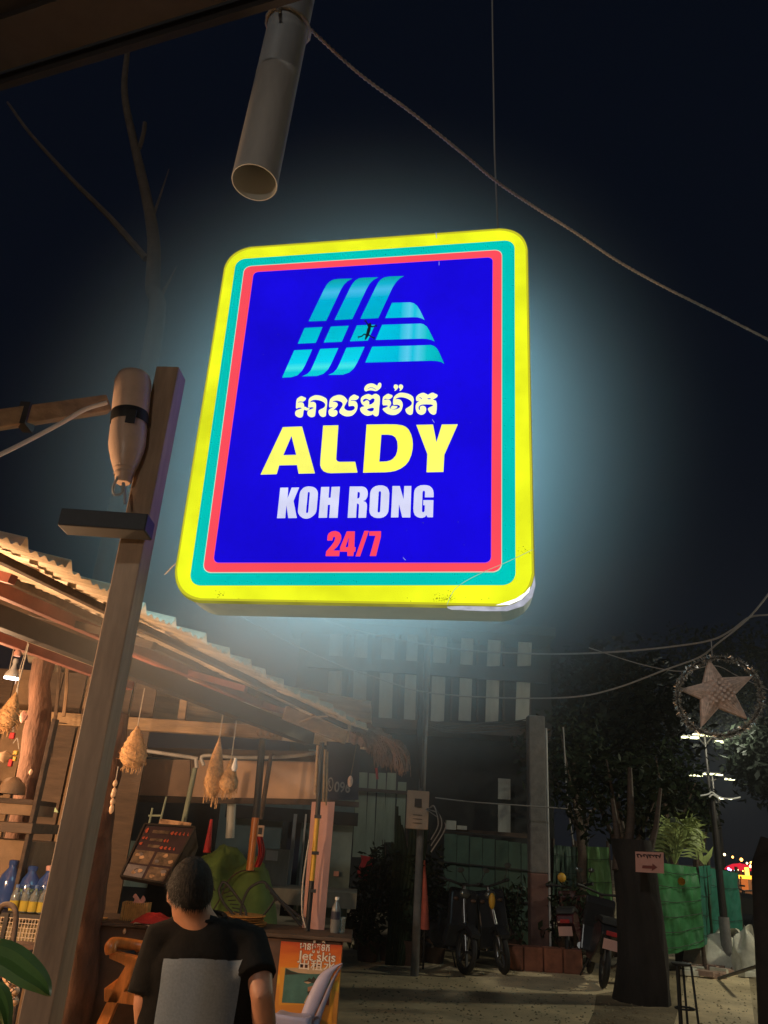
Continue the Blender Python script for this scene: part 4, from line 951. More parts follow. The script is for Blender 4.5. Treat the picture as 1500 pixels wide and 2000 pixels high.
# ================================================================== shelves and bottles at the far left
YL = 4.6
l_ = lambda x, y, d=0: at(x, y, YL + d)
sh = thing('shelf_unit', 'tan wooden shelf unit packed with sacks at the left edge of the stall', 'shelf', V((l_(0, 1780).x, YL, 0)))
def lbox(x0, y0, x1, y1, d, th, m, nm, root=sh, bev=.004):
    a, b = l_(x0, y0, d), l_(x1, y1, d); ym_ = (y0 + y1) / 2; a.x, b.x = l_(x0, ym_, d).x, l_(x1, ym_, d).x; MB().box(((a.x + b.x) / 2, YL + d + th / 2, (a.z + b.z) / 2), (abs(b.x - a.x), th, abs(a.z - b.z))).build(nm, m, root, bevel=bev)
lbox(-120, 1596, 64, 1629, .0, .40, M['plank'], 'shelf_board')
lbox(-120, 1552, 64, 1594, .05, .34, M['sack'], 'drawer_front')
lbox(-120, 1631, 62, 1740, .1, .3, M['sack'], 'lower_panel')
lbox(-120, 1560, 66, 1562, .04, .36, M['dark_wood'], 'shelf_edge')
lbox(60, 1400, 68, 1770, .02, .06, M['dark_wood'], 'upright')
lbox(-120, 1395, 130, 1412, .7, .06, M['dark_wood'], 'top_rail')
for (x, y, w, h, lb) in ((22, 1551, 40, 30, 'bulging pale sack lying on the shelf nearest the timber post'), (-25, 1551, 46, 36, 'bulging pale sack at the left edge of the shelf')):
    c = l_(x, y, .15); ww = w * YL / F
    o = MB().grid(lambda s, t, c=c, ww=ww, h=h: c + V((cos(2 * pi * s) * cos(pi / 2 * t) * ww * .5, sin(2 * pi * s) * cos(pi / 2 * t) * .13, sin(pi / 2 * t) * h * YL / F * (1 + .12 * noise.noise(V((s * 9, t * 4, x)))))), 26, 12).build('sack', M['sack'], smooth=True)
    tag(o, lb, 'sack', 'sacks on the left shelf')
for i, (x0, y0, x1, y1, m_, lb) in enumerate(((118, 1290, 98, 1480, 'plank', 'pale thin slat leaning between the two timber posts'), (131, 1300, 124, 1400, 'sack', 'short slat leaning beside the steel post under the roof'), (98, 1345, 92, 1440, 'rope', 'loose cord hanging from the cross beam left of the steel post'))):
    r_ = .004 if i == 2 else .014
    tag(MB().tube(spline([at(x0, y0, 6.2), at((x0 + x1) / 2 + 2, (y0 + y1) / 2, 6.2), at(x1, y1, 6.2)], 4), r_, 6).build('cord' if i == 2 else 'slat', M[m_]), lb, 'cord' if i == 2 else 'slat')
for i, (x, y, w, h, m_, nm, lb) in enumerate(((10, 1478, 30, 22, 'sack', 'cloth_bundle', 'brown cloth bundle on the upper rail at the left edge'), (45, 1400, 16, 24, 'pink', 'cloth_rag', 'pinkish rag hooked on the timber post below the lamp'), (60, 1508, 7, 12, 'board', 'small_jar', 'small pale jar on the shelf beside the timber post'))):
    c = at(x, y, 5.0); ww = w * 5 / F
    tag(MB().grid(lambda s, t, c=c, ww=ww, h=h: c + V((cos(2 * pi * s) * sin(pi * t) * ww * .5 * (1 + .3 * noise.noise(V((s * 6, t * 4, ww * 90)))), sin(2 * pi * s) * sin(pi * t) * ww * .3, (.5 - t) * h * 5 / F)), 24, 16).build(nm, M[m_], smooth=True), lb, nm.split('_')[1])
# wall of planks behind
bw = thing('plank_wall', 'rough brown plank wall behind the left shelf', 'wall', V((-3.4, 6.9, 0)))
for i in range(12):
    x = -4.3 + i * .21; MB().box((x, 6.9 + .012 * (i % 2), 1.35), (.195, .03, 2.7)).build('plank', M['plank'] if i % 3 else M['sack'], bw)
# bottles on the cage
bt = MB(); BZ = l_(40, 1782, -.1).z
cage = thing('display_cage', 'low wire mesh cage holding up the rows of bottles at the left edge', 'cage', V((l_(30, 1800, -.1).x, YL - .1, 0)))
x0c, x1c = l_(-60, 1780, -.1).x, l_(92, 1780, -.1).x
MB().box(((x0c + x1c) / 2, YL, BZ - .012), (x1c - x0c, .30, .02)).build('cage_top', M['dark_steel'], cage)
MB().box(((x0c + x1c) / 2, YL, BZ - .20), (x1c - x0c, .30, .02)).build('cage_shelf', M['dark_steel'], cage)
mesh_m = M['zinc']
mb = MB()
for i in range(26): mb.tube([V((x0c + (x1c - x0c) * i / 25, YL - .15, BZ - .19)), V((x0c + (x1c - x0c) * i / 25, YL - .15, BZ - .02))], .0022, 4)
for j in range(9): mb.tube([V((x0c, YL - .15, BZ - .19 + j * .021)), V((x1c, YL - .15, BZ - .19 + j * .021))], .0018, 4)
mb.build('wire_mesh', mesh_m, cage)['kind'] = 'stuff'
for x in (x0c, (x0c + x1c) / 2 + .02, x1c): MB().box((x, YL - .15, BZ - .1), (.02, .02, .2)).build('cage_post', M['dark_steel'], cage)
for x in (x0c, x1c): MB().box((x, YL - .13, (BZ - .2) / 2), (.03, .03, BZ - .2)).build('leg', M['dark_steel'], cage)
MB().box(((x0c + x1c) / 2, YL + .02, BZ - .12), (x1c - x0c - .04, .2, .12)).build('stored_goods', mat('stored_goods', (.28, .22, .12), .8, nz=18, amt=.8), cage)
def small_bottle(x, y_off, liquid, cap, label, big=False, tall=1.):
    p = V((l_(x, 1780, y_off).x, YL + y_off, BZ)); r = .060 if big else .023; h = (.225 if big else .125) * tall
    root = thing('water_jug' if big else 'small_bottle', label, 'jug' if big else 'bottle', p, 'blue water jugs on the cage' if big else 'small oil bottles on the cage')
    body = M['bluepl'] if big else M['clearpl']
    MB().lathe(p, [(0, .001), (r * .9, .002), (r, h * .06), (r, h * .55), (r * .8, h * .70), (r * .38, h * .84), (r * .36, h * .92), (0, h * .925)], 18).build('bottle_body', body, root)
    if liquid: MB().lathe(p, [(r * 1.012, h * .05), (r * 1.012, h * .42)], 18).build('liquid', M['oil'], root)
    MB().lathe(p + ZU * h * .9, [(r * .42, 0), (r * .45, h * .10), (r * .3, h * .12), (0, h * .12)], 14).build('cap', cap, root)
capb = mat('blue_cap', (.10, .17, .38), .4)
for i, x in enumerate((24, 33, 45, 53, 62, 71, 80)):
    small_bottle(x, -.09 + .03 * (i % 2), True, capb, ['leftmost small bottle of yellow oil on the cage', 'second small oil bottle from the left on the cage', 'third small oil bottle from the left on the cage', 'middle one of the seven small oil bottles', 'third small oil bottle from the steel post', 'second small oil bottle from the steel post', 'small oil bottle closest to the steel post'][i], tall=(1, .97, 1.04, .98, 1.02, .96, 1)[i])
for i, x in enumerate((6, 46, 82)):
    small_bottle(x, .08, False, M['bluepl'] if i < 2 else M['pink'], ['large blue water jug at the left edge of the view', 'large blue water jug in the middle behind the small bottles', 'large dark jug with a pale cap beside the steel post'][i], True, (1.02, .92, .95)[i])
tag(MB().box(V((l_(55, 1762, .0).x, YL + .0, BZ + .075)), (.12, .006, .018)).build('green_card', mat('lime_card', (.22, .42, .08), .6)), 'lime green card propped between the small bottles and the jugs', 'card')
# bar stool in front, and its wire hoop back
stl = thing('bar_stool', 'dark round bar stool with a hoop back at the left edge', 'stool', V((l_(20, 1850, -.7).x, YL - .7, 0)))
z_s = l_(20, 1853, -.7).z; sx_ = l_(28, 1850, -.7).x
MB().lathe(V((sx_, YL - .7, z_s)), [(0, -.03), (.12, -.03), (.135, -.01), (.13, .012), (.1, .02), (0, .02)], 24).build('seat', M['counter'], stl)
MB().tube(spline([l_(-12, 1855, -.7), l_(-8, 1800, -.7), l_(4, 1770, -.72), l_(18, 1767, -.74), l_(29, 1776, -.76), l_(31, 1800, -.76), l_(24, 1850, -.76)], 6), .012, 8).build('hoop_back', M['dark_wood'], stl)
for dx, dy in ((-.1, -.1), (.1, -.1), (.1, .1), (-.1, .1)): MB().tube([V((sx_ + dx * .8, YL - .7 + dy * .8, z_s - .02)), V((sx_ + dx * 1.3, YL - .7 + dy * 1.3, 0))], .016, 8).build('leg', M['dark_wood'], stl)
# string of shells
sc_ = thing('shell_string', 'string of pinkish shells hanging in a net at the left edge', 'shell string', l_(18, 1960, -.9))
rs = random.Random(5)
for i in range(9):
    x, y = 20 + (6 if i % 2 else -6) + rs.uniform(-2, 2), 1892 + i * 9; MB().ell(l_(x, y, -.9), (.024, .018, .018), 9, 6, Matrix.Rotation(rs.uniform(-.7, .7), 3, 'Y')).build('shell', M['shell'], sc_)
for s in (-1, 1): MB().tube([l_(20 + s * (8 if i % 2 else 2) * (1 if i % 2 else -1), 1888 + i * 9, -.93) for i in range(10)], .003, 4).build('net_cord', M['dark_wood'], sc_)
# strap leaves in the near corner
pl_ = thing('strap_plant', 'green strap leaved plant poking into the bottom left corner', 'plant', at(-90, 2150, 1.3))
def blade(pts, w, Y, nm='leaf'):
    P = spline([at(x, y, Y) for x, y in pts], 8); mb = MB(); mb.smooth = True; n = len(P)
    for i, p in enumerate(P):
        t = i / (n - 1); ww = w * (sin(pi * min(1, .12 + t * .88)) ** .7 if t < 1 else 0) * (1 - .25 * t)
        d = (P[min(i + 1, n - 1)] - P[max(i - 1, 0)]).normalized(); s = d.cross(V((0, -.8, .6))).normalized()
        for a, k in ((-1, 0), (-.5, .25), (0, -.1), (.5, .25), (1, 0)): mb.v.append(p + s * a * ww + V((0, -.02, .008)) * k)
    for i in range(n - 1):
        for j in range(4): mb.f.append([i * 5 + j, i * 5 + j + 1, (i + 1) * 5 + j + 1, (i + 1) * 5 + j])
    mb.build(nm, M['fleaf'], pl_)
blade([(-60, 1880), (-25, 1862), (15, 1872), (55, 1900), (82, 1922), (99, 1946)], .026, 1.3)
blade([(-30, 1900), (-8, 1925), (6, 1960), (14, 2000), (16, 2030)], .012, 1.35)
blade([(-70, 1985), (-35, 1950), (-8, 1940), (10, 1970), (16, 2020)], .018, 1.28)
tag(MB().poly([[at(99, 1576, 6.4), at(106, 1574, 6.4), at(114, 1587, 6.4), at(100, 1585, 6.4)]], (0, .005, 0)).build('small_tag', mat('pale_green_tag', (.35, .5, .3), .6)), 'small pale green tag glinting beside the timber post', 'tag')

# ================================================================== the man seen from behind
YM = 3.3; MX = at(400, 1850, YM).x; hc = at(371, 1740, YM - .03)
man = thing('person', 'man seen from behind in a black t-shirt with a slate blue back panel', 'person', V((MX, YM, 0)))
zsh = at(400, 1800, YM).z; w_ = .225
def mp(x, y, d=0): return at(x, y, YM + d)
body = MB()
neck0, neck1 = V((MX - .015, YM + .0, zsh)), V((hc.x + .015, YM - .03, hc.z - .06))
body.tube([V((MX, YM + .02, zsh - .16)), V((MX - .01, YM, zsh - .03)), neck1, hc], [.08, .072, .060, .064], 14)
# head: skull, face pointing away to the upper left, nose, ears
yaw = Matrix.Rotation(R(22), 3, 'Z') @ Matrix.Rotation(R(-14), 3, 'X')
fwd = yaw @ V((0, 1, 0)); rgt = yaw @ V((1, 0, 0)); uph = yaw @ V((0, 0, 1))
body.ell(hc, (.072, .090, .102), 20, 14, yaw)
body.ell(hc + fwd * .035 - uph * .055, (.056, .058, .060), 16, 10, yaw)
body.ell(hc + fwd * .098 - uph * .015, (.012, .018, .022), 8, 6, yaw)
body.ell(hc + fwd * .088 - uph * .062, (.022, .010, .010), 8, 6, yaw)
for s in (-1, 1): body.ell(hc + rgt * s * .078 + fwd * .004 - uph * .018, (.009, .018, .031), 10, 8, yaw)
# torso, arms, legs
body.tube([V((MX, YM + .03, .78)), V((MX, YM + .02, .95)), V((MX, YM + .01, zsh - .12))], [.11, .10, .09], 16)
hands = {}
for s, el, ha in ((-1, mp(283, 1960, -.02), None), (1, mp(512, 1945, -.08), None)):
    shl = V((MX + s * .185, YM + .01, zsh - .075)); wr = el + V((s * .035 if s > 0 else .03, .14 if s < 0 else .10, -.22))
    body.tube([shl - V((s * .1, 0, -.01)), shl, shl.lerp(el, .5), el, el.lerp(wr, .35), wr, wr + (wr - el).normalized() * .05], [.06, .062, .052, .043, .045, .029, .03], 12)
    hd_ = (wr - el).normalized(); hp = wr + hd_ * .06; sd_ = V((0, 1, 0)).cross(hd_).normalized()
    body.ell(hp, (.040, .018, .048), 12, 8)
    for k in range(4):
        b_ = hp + V((0, 0, -.03)) + V((-.027 + .018 * k, 0, 0)); L = (.062, .072, .068, .052)[k]
        body.tube([b_, b_ + V((0, .012, -L * .5)), b_ + V((0, .034, -L * .85))], [.0095, .009, .007], 7)
    body.tube([hp + V((-s * .030, .005, .015)), hp + V((-s * .050, .02, -.02)), hp + V((-s * .050, .035, -.05))], [.012, .010, .008], 7)
for s in (-1, 1): body.tube([V((MX + s * .085, YM + .03, .82)), V((MX + s * .095, YM + .06, .44)), V((MX + s * .10, YM + .0, .08)), V((MX + s * .10, YM + .14, .035))], [.09, .062, .042, .035], 12)
body.build('body', M['skin'], man, remesh=.011)
# hair cap following the skull
def hairpt(th, ph, k): return hc + yaw @ V((.074 * k * sin(ph) * cos(th), .092 * k * sin(ph) * sin(th), .104 * k * cos(ph)))
def hairmesh(nm, m, t0, t1, k, lowf):
    def fn(s, t):
        th = t0 + (t1 - t0) * s; ph = lowf(th) * t
        kk = k * (1 + .025 * noise.noise(V((th * 6, ph * 6, 0))) + .012 * noise.noise(V((th * 25, ph * 14, 3)))) + .04 * (1 - t) * .5
        if t > .96: kk *= .95
        return hairpt(th, ph, kk)
    MB().grid(fn, 70, 34).build(nm, m, man, smooth=True, solid=.004)
def low(th):
    back = max(0, -sin(th)); front = max(0, sin(th)); side = abs(cos(th))
    return R(96) + R(36) * back ** .6 - R(42) * front + R(-4) * side * (1 - back)
hairmesh('hair', M['hair'], 0, 2 * pi, 1.12, low)
rs = random.Random(77); hs_ = MB(); hg_ = MB()
for i in range(5200):
    th = rs.uniform(0, 2 * pi); ph = low(th) * rs.random() ** .6; p = hairpt(th, ph, 1.10); n_ = (p - hc).normalized()
    dwn = (V((0, 0, -1)) - n_ * V((0, 0, -1)).dot(n_)); dwn = dwn.normalized() if dwn.length > .01 else V((0, -1, 0))
    d = (n_ * rs.uniform(.25, .8) + dwn + V((rs.gauss(0, .35), rs.gauss(0, .35), rs.gauss(0, .2)))).normalized(); L = rs.uniform(.012, .026)
    w = d.cross(n_).normalized() * .0011
    m_ = hg_ if (R(150) < th < R(232) and ph > R(45) and rs.random() < .55) else hs_
    m_.quad(p - w, p + w, p + d * L)
hs_.build('hair_strands', M['hair'], man)['kind'] = 'stuff'; hg_.build('grey_strands', M['grey_hair'], man)['kind'] = 'stuff'
if False: hairmesh('greying_temple', M['grey_hair'], R(150), R(214), 1.13, lambda th: low(th) * .985)
# trousers
mbt = MB(); mbt.tube([V((MX, YM + .03, .86)), V((MX, YM + .03, .74))], [.15, .155], 16)
for s in (-1, 1): mbt.tube([V((MX + s * .08, YM + .03, .80)), V((MX + s * .09, YM + .06, .44)), V((MX + s * .10, YM + .0, .12))], [.105, .078, .062], 12)
mbt.build('trousers', M['dark_steel'], man, remesh=.016)
# t-shirt: one shell with sleeves, and the panel on the back
def torso_r(z):
    t = (zsh - z) / .55; t = max(-.2, min(1, t))
    return .235 - .055 * max(0, t) if t > .16 else .235 * (1 - ((.16 - t) / .36) ** 2 * .92)
shm = MB(); shm.smooth = True
rows = []
for i in range(19):
    t = i / 18; z = zsh + .035 - t * .60
    wx = .205 + .012 * sin(t * 4) if t > .25 else .205 * (max(0.02, (t + .055) / .305)) ** .42
    wy = .125 + .02 * t if t > .2 else .125 * (.52 + 2.4 * t)
    rows.append((z, wx, wy))
nn_ = 44
for (z, wx, wy) in rows:
    for k in range(nn_):
        a = 2 * pi * k / nn_; c, s = cos(a), sin(a)
        fx = abs(c) ** .75 * (1 if c > 0 else -1); fy = abs(s) ** .8 * (1 if s > 0 else -1)
        w = 1 + .035 * noise.noise(V((a * 1.2, z * 7, 2))) + .025 * sin(a * 7 + z * 22) * max(0, (zsh - .2 - z))
        zz_ = z - .05 * max(0, -s) * 0 - (.030 * abs(c) if z > zsh - .15 else 0)
        shm.v.append(V((MX + .004 + wx * fx * w, YM + .02 + wy * fy * w, zz_)))
for i in range(18):
    for k in range(nn_): shm.f.append([i * nn_ + k, i * nn_ + (k + 1) % nn_, (i + 1) * nn_ + (k + 1) % nn_, (i + 1) * nn_ + k])
shm.f.append(list(range(nn_))); shm.f.append([18 * nn_ + k for k in range(nn_)])
for s, el in ((-1, mp(289, 1945, -.02)), (1, mp(500, 1912, -.06))):
    shl = V((MX + s * .165, YM + .015, zsh - .075))
    shm.tube([shl - V((s * .09, 0, -.03)), shl, shl.lerp(el, .55), el], [.070, .080, .076, .078], 16)
tsh = shm.build('t_shirt', M['shirt'], man, remesh=.009)
shp = MB()
def panel(s, t):
    x = (-.135 + .29 * s) * (1 - .08 * t) + .006 * sin(t * 5); z = zsh - .105 - .50 * t; a = abs(x / .215)
    return V((MX + x, YM + .02 - .152 * (1 - a ** 2.2) ** .5 - .010 - .006 * sin(t * 13 + s * 3), z + .012 * (s - .5)))
shp.grid(panel, 30, 36); bpn = shp.build('back_panel', M['shirt_panel'], man, smooth=True)
sw = bpn.modifiers.new('w', 'SHRINKWRAP'); sw.target = tsh; sw.wrap_method = 'NEAREST_SURFACEPOINT'; sw.wrap_mode = 'ABOVE_SURFACE'; sw.offset = .0035
shp = MB().tube([V((MX - .01 + .072 * cos(t), YM + .0 + .062 * sin(t), zsh + .018 + .012 * sin(t))) for t in [2 * pi * i / 24 for i in range(25)]], .008, 6)
shp.build('collar', M['shirt'], man)

# ================================================================== house with whitewashed boards
YH = 15.5
hs = thing('slatted_house', 'dark two storey house with rows of whitewashed upright boards', 'house', V((at(800, 1500, YH).x, YH, 0)))
def hbox(x0, y0, x1, y1, Y, th, m, nm, root=hs, bev=0):
    a, b = at(x0, y0, Y), at(x1, y1, Y); ym_ = (y0 + y1) / 2; a.x, b.x = at(x0, ym_, Y).x, at(x1, ym_, Y).x; zt_, zb_ = a.z, max(0, b.z)
    MB().box(((a.x + b.x) / 2, Y + th / 2, (zt_ + zb_) / 2), (abs(b.x - a.x), th, zt_ - zb_)).build(nm, m, root, bevel=bev)
hbox(560, 1215, 1080, 1800, YH + .5, .3, M['house'], 'wall')
hbox(560, 1208, 1085, 1226, YH - .6, 1.6, M['house'], 'roof_edge')
hbox(600, 1411, 1075, 1424, YH - .3, .8, M['dark_wood'], 'floor_beam')
hbox(600, 1302, 1070, 1309, YH - .1, .12, M['dark_steel'], 'rail')
rs = random.Random(8)
for r_, (y0, y1) in enumerate(((1238, 1300), (1311, 1408))):
    for i, (xa, xb) in enumerate(((645, 671), (694, 720), (746, 772), (796, 818), (849, 875), (902, 926), (955, 980), (1014, 1040))):
        s = -1.6 * r_; dx = -(4 if r_ else 0) + rs.uniform(-1, 1)
        a = [at(xa + dx, y0 + rs.uniform(-1, 1), YH), at(xb + dx, y0 + rs.uniform(-1, 1), YH), at(xb + dx - 3, y1, YH), at(xa + dx - 3, y1 + rs.uniform(-2, 2), YH)]
        MB().poly([a], (0, .04, 0)).build('board', M['slat'], hs)
    for i in range(8): hbox(676 + i * 51, y0, 680 + i * 51, y1, YH + .1, .06, M['dark_wood'], 'mullion')
for (y0, y1) in ((1520, 1562), (1569, 1630)): hbox(973, y0, 997, y1, YH + .2, .04, M['slat'], 'board')
hbox(860, 1626, 1040, 1629, YH + .1, .1, M['dark_wood'], 'sill')
hbox(872, 1602, 891, 1621, YH, .15, M['slat'], 'white_crate'); hbox(893, 1612, 912, 1621, YH, .15, M['slat'], 'white_crate')
# leaning/standing pale slats of the ground floor
sl = thing('slat_screen', 'screen of tall pale green slats left of the utility pole', 'screen', V((at(740, 1700, 12.5).x, 12.5, 0)))
for i, (xa, xb, ya, yb) in enumerate(((697, 718, 1508, 1674), (721, 735, 1510, 1675), (739, 754, 1509, 1677), (757, 774, 1509, 1645), (778, 794, 1527, 1650))):
    MB().poly([[at(xa, ya, 12.5), at(xb, ya + 1, 12.5), at(xb - 5, yb, 12.5), at(xa - 9, yb, 12.5)]], (0, .05, 0)).build('slat', M['pale_slat'], sl)
MB().beam(at(690, 1541, 12.45), at(800, 1549, 12.45), .05, .05).build('cross_rail', M['dark_wood'], sl)
rf2 = MB().grid(lambda s, t: at(704 + 24 * s - 4 * t + 3 * sin(t * 6), 1670 + 4 * s + 52 * t * (1 - .35 * abs(s - .6)), 12.2 + .03 * sin(s * 8 + t * 3)), 8, 10).build('red_flag', M['red'], solid=.004, smooth=True)
tag(rf2, 'crumpled red flag hanging below the pale slats', 'flag')
# grey-green sheet fence behind the scooters
fn_ = thing('sheet_fence', 'long dull grey green sheet metal fence behind the parked scooters', 'fence', V((at(950, 1750, 14.6).x, 14.6, 0)))
for i in range(7):
    a, b = at(868 + i * 25, 1628 + i * 3.2, 14.6), at(892 + i * 25, 1631 + i * 3.2, 14.6)
    MB().box(((a.x + b.x) / 2, 14.6 + .01 * (i % 2), a.z / 2), (b.x - a.x, .03, a.z)).build('sheet', M['fence'], fn_)
for z in (.75, 1.25, 1.75): MB().beam(V((at(868, 1700, 14.5).x, 14.56, z)), V((at(1045, 1700, 14.5).x, 14.56, z - .05)), .02, .02).build('rail', M['black'], fn_)

# utility pole with meter box and bundled cables
up = thing('utility_pole', 'thin grey utility pole with a meter box in front of the slatted house', 'pole', V((at(826, 1500, 11).x, 11, 0)))
MB().tube([V((up.location.x, 11, 0)), V((up.location.x + .0, 11, at(820, 1225, 11).z))], [.052, .042], 12).build('shaft', M['concrete'], up)
a, b = at(796, 1543, 10.85), at(836, 1621, 10.85)
MB().box(((a.x + b.x) / 2, 10.9, (a.z + b.z) / 2), (abs(b.x - a.x), .12, abs(a.z - b.z))).build('meter_box', M['board'], up, bevel=.012)
MB().box(((a.x + b.x) / 2 + .0, 10.83, a.z - .15), (.09, .02, .10)).build('meter_window', M['counter'], up)
for k in range(3): MB().box(((a.x + b.x) / 2, 10.835, a.z - .30 - .05 * k), (.12, .006, .006)).build('printed_line', M['counter'], up)
rs = random.Random(2)
for k in range(6):
    MB().tube(spline([at(818 + k, 1280, 10.9), at(815 + k * 2, 1330, 10.85), at(822 + rs.uniform(-6, 6), 1380, 10.85), at(815 + k * 2, 1420, 10.9), at(822, 1540, 10.9)], 5), .010, 5).build('drop_cable', M['black'], up)
for k in range(7):
    MB().tube(spline([at(838 - k, 1580, 10.8), at(848 + k * 3, 1575 + k * 5, 10.7), at(856 + k * 2, 1610 + k * 2, 10.7), at(842, 1640 + k * 4, 10.8)], 5), .009, 5).build('cable_coil', M['cable'] if k % 3 == 0 else M['black'], up)
for i in range(4):
    tag(MB().tube(spline([at(823, 1400 + i * 5, 10.95), at(870, 1418 + i * 4, 11.5), at(940, 1412 + i * 6, 12.5), at(1010, 1408 + i * 5, 13.3), at(1044, 1400 + i * 4, 13.8)], 5), .010, 5).build('power_cable', M['black']), ['topmost black cable slung between the two poles', 'second black cable from the top slung between the two poles', 'third black cable from the top slung between the two poles', 'lowest black cable slung between the two poles'][i], 'cable', 'black cables between the poles')
# square concrete pole
cp = thing('concrete_pole', 'square concrete pole with its lower part painted red by the sheet fence', 'pole', V((at(1050, 1700, 13.4).x, 13.4, 0)))
xx = cp.location.x; zt_ = at(1060, 1400, 13.4).z
MB().box((xx, 13.4, zt_ / 2 + .6), (.28, .24, zt_ - 1.2)).build('shaft', M['concrete'], cp, bevel=.02)
MB().box((xx, 13.4, .6), (.284, .244, 1.2)).build('red_foot', mat('faded_red_paint', (.15, .075, .06), .85, nz=4, amt=.35), cp, bevel=.02)
MB().tube([V((xx + .16, 13.3, 0)), V((xx + .16, 13.3, zt_ - .2))], .018, 8).build('conduit', M['pvc'], cp)
# closed red parasol
rp = thing('closed_parasol', 'tall thin closed red parasol standing beside the first scooter', 'parasol', V((at(829, 1815, 11.6).x, 11.6, 0)))
MB().tube([at(829, 1815, 11.6), at(830, 1760, 11.6), at(829, 1680, 11.6)], [.07, .045, .012], 10).build('canopy', mat('faded_red_canvas', (.50, .10, .06), .7, nz=8), rp)
MB().tube([at(829, 1815, 11.6), V((rp.location.x, 11.6, 0))], .014, 8).build('shaft', M['dark_steel'], rp)

# ================================================================== foliage
def leafcloud(c, r, n, size, seed, m, name, root=None, flat=.0):
    rs = random.Random(seed); mb = MB(); c = V(c)
    cl = [V((rs.gauss(0, .45), rs.gauss(0, .45), rs.gauss(0, .45))) for _ in range(max(4, n // 60))]
    for i in range(n):
        q = rs.choice(cl) + V((rs.gauss(0, .22), rs.gauss(0, .22), rs.gauss(0, .22)))
        if q.length > 1.15: continue
        p = c + V((q.x * r[0], q.y * r[1], q.z * r[2])); s = size * rs.uniform(.5, 1.2)
        d = V((rs.uniform(-1, 1), rs.uniform(-1, 1), rs.uniform(-.9, .5))).normalized(); w = d.cross(V((rs.uniform(-1, 1), rs.uniform(-1, 1), 1))).normalized()
        mb.quad(p, p + d * s * .5 + w * s * .22, p + d * s, p + d * s * .5 - w * s * .22)
    o = mb.build(name, m, root); o['kind'] = 'stuff' if root else 'thing'
    return o
def plant(px, py, Y, w, h, label, seed, size=.16, n=420, name='potted_plant', pot=True):
    b = V((at(px, py, Y).x, Y, 0)); root = thing(name, label, 'plant', b)
    if pot: MB().lathe(b, [(0, .0), (.13, .0), (.18, .28), (.19, .30), (.16, .30), (0, .27)], 16).build('pot', M['counter'], root)
    for k in range(5):
        a = k * 1.3; MB().tube([b + V((0, 0, .2)), b + V((cos(a) * w * .3, sin(a) * w * .3, h * .6)), b + V((cos(a) * w * .5, sin(a) * w * .5, h * .9))], [.015, .01, .005], 5).build('stem', M['dark_wood'], root)
    leafcloud(b + ZU * h * .62, (w, w, h * .42), n, size, seed, M['leaf'], 'foliage', root)
plant(722, 1800, 12.0, .42, 1.3, 'bushy dark plant right of the teal shop wall', 1)
plant(765, 1790, 12.2, .45, 1.7, 'tall dark plant under the pale slats', 2)
plant(805, 1800, 11.9, .40, 1.9, 'tall dark plant at the foot of the utility pole', 3)
plant(850, 1790, 12.3, .40, 1.2, 'low dark plant between the parasol and the fence', 4)
plant(1085, 1840, 13.6, .42, 1.2, 'dark shrub right of the square concrete pole', 5)
plant(1112, 1845, 13.2, .40, 1.0, 'dark shrub behind the scooter with the number plate', 6)
plant(1000, 1840, 13.8, .35, 1.1, 'low dark shrub left of the square concrete pole', 7)
plant(700, 1795, 11.4, .28, .8, 'low leafy plant beside the pale step', 8, pot=False)
# tall bamboo like stalks by the meter box
bam = thing('stalk_bundle', 'bundle of dark leaning stalks beside the meter box', 'stalks', V((at(780, 1750, 11.8).x, 11.8, 0)))
for k in range(7): MB().tube([V((at(765 + k * 4, 1750, 11.8).x, 11.8, 0)), at(774 + k * 9, 1660, 11.8), at(776 + k * 10 - (k % 3) * 6, 1575 + (k % 3) * 18, 11.8)], [.05, .04, .02], 6).build('stalk', M['leaf'], bam)

